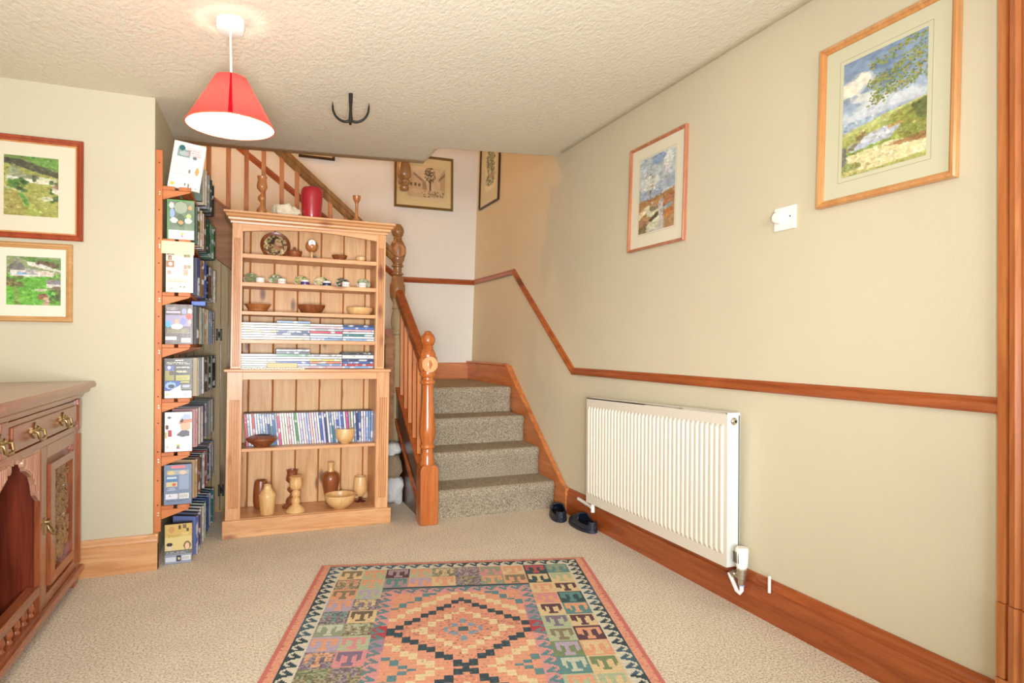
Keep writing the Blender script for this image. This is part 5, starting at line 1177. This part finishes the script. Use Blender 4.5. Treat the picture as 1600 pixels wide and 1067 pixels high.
for x0_, x1_ in ((-.08, R-.055), (LF+.05, -.15)):
    d = sbx('drawer', 'mahox', x0_, x1_, .0, .35, .724, .832, bevel=.004)
    MB().box(x0_+.02, x1_-.02, -.008, .004, .742, .814).build('drawer_panel', M['mahox'], d, bevel=.006)
    for hxx in (x0_+.235, x0_+.60):
        h = MB(); h.prism([(hxx-.04, .772), (hxx-.036, .79), (hxx-.018, .782), (hxx, .806), (hxx+.018, .782), (hxx+.036, .79), (hxx+.04, .772), (hxx+.03, .762), (hxx, .748), (hxx-.03, .762)], 'y', -.013, -.008)
        h.tube([(hxx-.036, -.014, .776), (hxx-.036, -.03, .774), (hxx-.034, -.034, .752), (hxx-.015, -.036, .744), (hxx, -.036, .748), (hxx+.015, -.036, .744), (hxx+.034, -.034, .752), (hxx+.036, -.03, .774), (hxx+.036, -.014, .776)], .0055, 8)
        for q in (-.036, 0, .036): h.lathe([(0, -.022), (.007, -.018), (.009, -.012)], (hxx+q, 0, .778), 10, 'y')
        h.build('handle', M['brass'], d, smooth=50)
for x0_, x1_ in ((R-.055, R-.02), (LF+.02, LF+.05)): sbx('drawer_end_block', 'mahoz', x0_, x1_, -.012, .02, .70, .838)
for x0_, x1_ in ((R-.04, R), (LF, LF+.04)):
    b = MB().box(x0_, x1_, -.004, .02, .082, .70)
    for q in (.25, .5, .75): b.tube([(x0_+.04*q, -.005, .1), (x0_+.04*q, -.005, .68)], .0045, 8)
    b.build('corner_post', M['mahoz'], sb)
def sbdoor(xa, xb, latch):
    w = xb-xa; b = MB(); s0, s1, s2 = .055, .105, .0
    dd = MB().box(xa, xa+.058, .0, .022, .084, .696).box(xb-.05, xb, .0, .022, .084, .696).box(xa+.058, xb-.05, .0, .022, .084, .125).box(xa+.058, xb-.05, .0, .022, .645, .696).build('door', M['mahoz'], sb, bevel=.003)
    # sloping fielded frame around the carving
    xi0, xi1, zi0, zi1 = xa+.058, xb-.05, .125, .645; xj0, xj1, zj0, zj1 = xi0+.075, xi1-.06, zi0+.065, zi1-.055
    b = MB(); o_ = [(xi0, zi0), (xi1, zi0), (xi1, zi1), (xi0, zi1)]; q_ = [(xi0+.025, zi0+.025), (xi1-.025, zi0+.025), (xi1-.025, zi1-.025), (xi0+.025, zi1-.025)]; i_ = [(xj0, zj0), (xj1, zj0), (xj1, zj1), (xj0, zj1)]
    vs = [(x, .018, z) for x, z in o_]+[(x, .018, z) for x, z in q_]+[(x, -.008, z) for x, z in q_]+[(x, -.010, z) for x, z in i_]+[(x, .014, z) for x, z in i_]
    b.add(vs, [(4*l+k, 4*l+(k+1) % 4, 4*(l+1)+(k+1) % 4, 4*(l+1)+k) for l in range(4) for k in range(4)]+[(16, 17, 18, 19)]); b.build('panel_frame', M['mahoz'], dd)
    r = random.Random(2); b = MB(); ic = bmesh.new(); bmesh.ops.create_icosphere(ic, subdivisions=1, radius=1); iv = [v.co.copy() for v in ic.verts]; if_ = [tuple(v.index for v in f.verts) for f in ic.faces]; ic.free()
    for k in range(190):
        cx = r.uniform(xj0+.008, xj1-.008); cz = r.uniform(zj0+.012, zj1-.012); an = r.uniform(0, PI); la, lb = r.uniform(.014, .026), r.uniform(.006, .011)
        b.add([(cx+(v.x*la)*math.cos(an)-(v.z*lb)*math.sin(an), .010-abs(v.y)*0+v.y*.010-r.uniform(0, .0005), cz+(v.x*la)*math.sin(an)+(v.z*lb)*math.cos(an)) for v in iv], if_)
    for k in range(7):
        cx = (xj0+xj1)/2+r.uniform(-.02, .02); cz = zj0+.05+k*.055
        b.add([(cx+v.x*.018, .006+v.y*.014, cz+v.z*.022) for v in iv], if_)
    o = b.build('carved_panel', M['carv'], dd); o['kind'] = 'stuff'
    lx = xa+.028 if latch < 0 else xb-.028
    b = MB().box(lx-.012, lx+.012, -.005, .0, .365, .425); b.lathe([(0, -.02), (.008, -.018), (.009, -.005)], (lx, 0, .41), 12, 'y'); b.tube([(lx-.014, -.014, .40), (lx-.02, -.026, .375), (lx, -.03, .362), (lx+.02, -.026, .375), (lx+.014, -.014, .40)], .0045, 8); b.build('latch', M['brass'], dd, smooth=50)
sbdoor(.285, R-.04, -1); sbdoor(LF+.04, -.285, 1)
for s in (-1, 1):
    sbx('niche_post', 'mahoz', min(s*.262, s*.285), max(s*.262, s*.285), -.002, .02, .082, .698)
    sbx('niche_side', 'flame', min(s*.27, s*.285), max(s*.27, s*.285), .02, .30, .082, .698, bevel=0)
    # fluted fan spandrel
    pl = [(s*.262, .698), (s*.02, .698), (s*.02, .680), (s*.05, .687), (s*.075, .672), (s*.09, .645), (s*.125, .63), (s*.165, .61), (s*.19, .575), (s*.205, .535), (s*.235, .515), (s*.262, .5)]
    b = MB(); b.prism(pl, 'y', .0, .014); fo = b.build('fan_bracket', M['fanw'], sb)
    for k in range(9):
        xx = s*(.098+.017*k); zb_ = [.650, .645, .64, .63, .62, .60, .575, .55, .535][k]
        MB().tube([(xx, -.0005, zb_), (xx, -.0005, .688)], .0048, 8).build('flute', M['fanw'], fo)
    MB().lathe([(0, -.006), (.016, -.004), (.018, 0), (.018, .01)], (s*.072, 0, .676), 16, 'y').build('rosette', M['fanw'], fo, smooth=40)
sbx('niche_back', 'flame', -.27, .27, .285, .295, .082, .698, bevel=0); sbx('niche_floor', 'mahox', -.27, .27, .0, .29, .078, .088, bevel=0)
gr = sbx('gallery_rail', 'mahox', -.262, .262, -.002, .045, .152, .186, bevel=.006)
SP = [(.012, .087), (.014, .092), (.010, .098), (.009, .104), (.013, .112), (.0145, .120), (.011, .136), (.008, .146), (.010, .15), (.012, .155)]
for k in range(7): MB().lathe(SP, (-.222+.074*k, .02, 0), 14).build('spindle', M['mahoz'], sb, smooth=40)
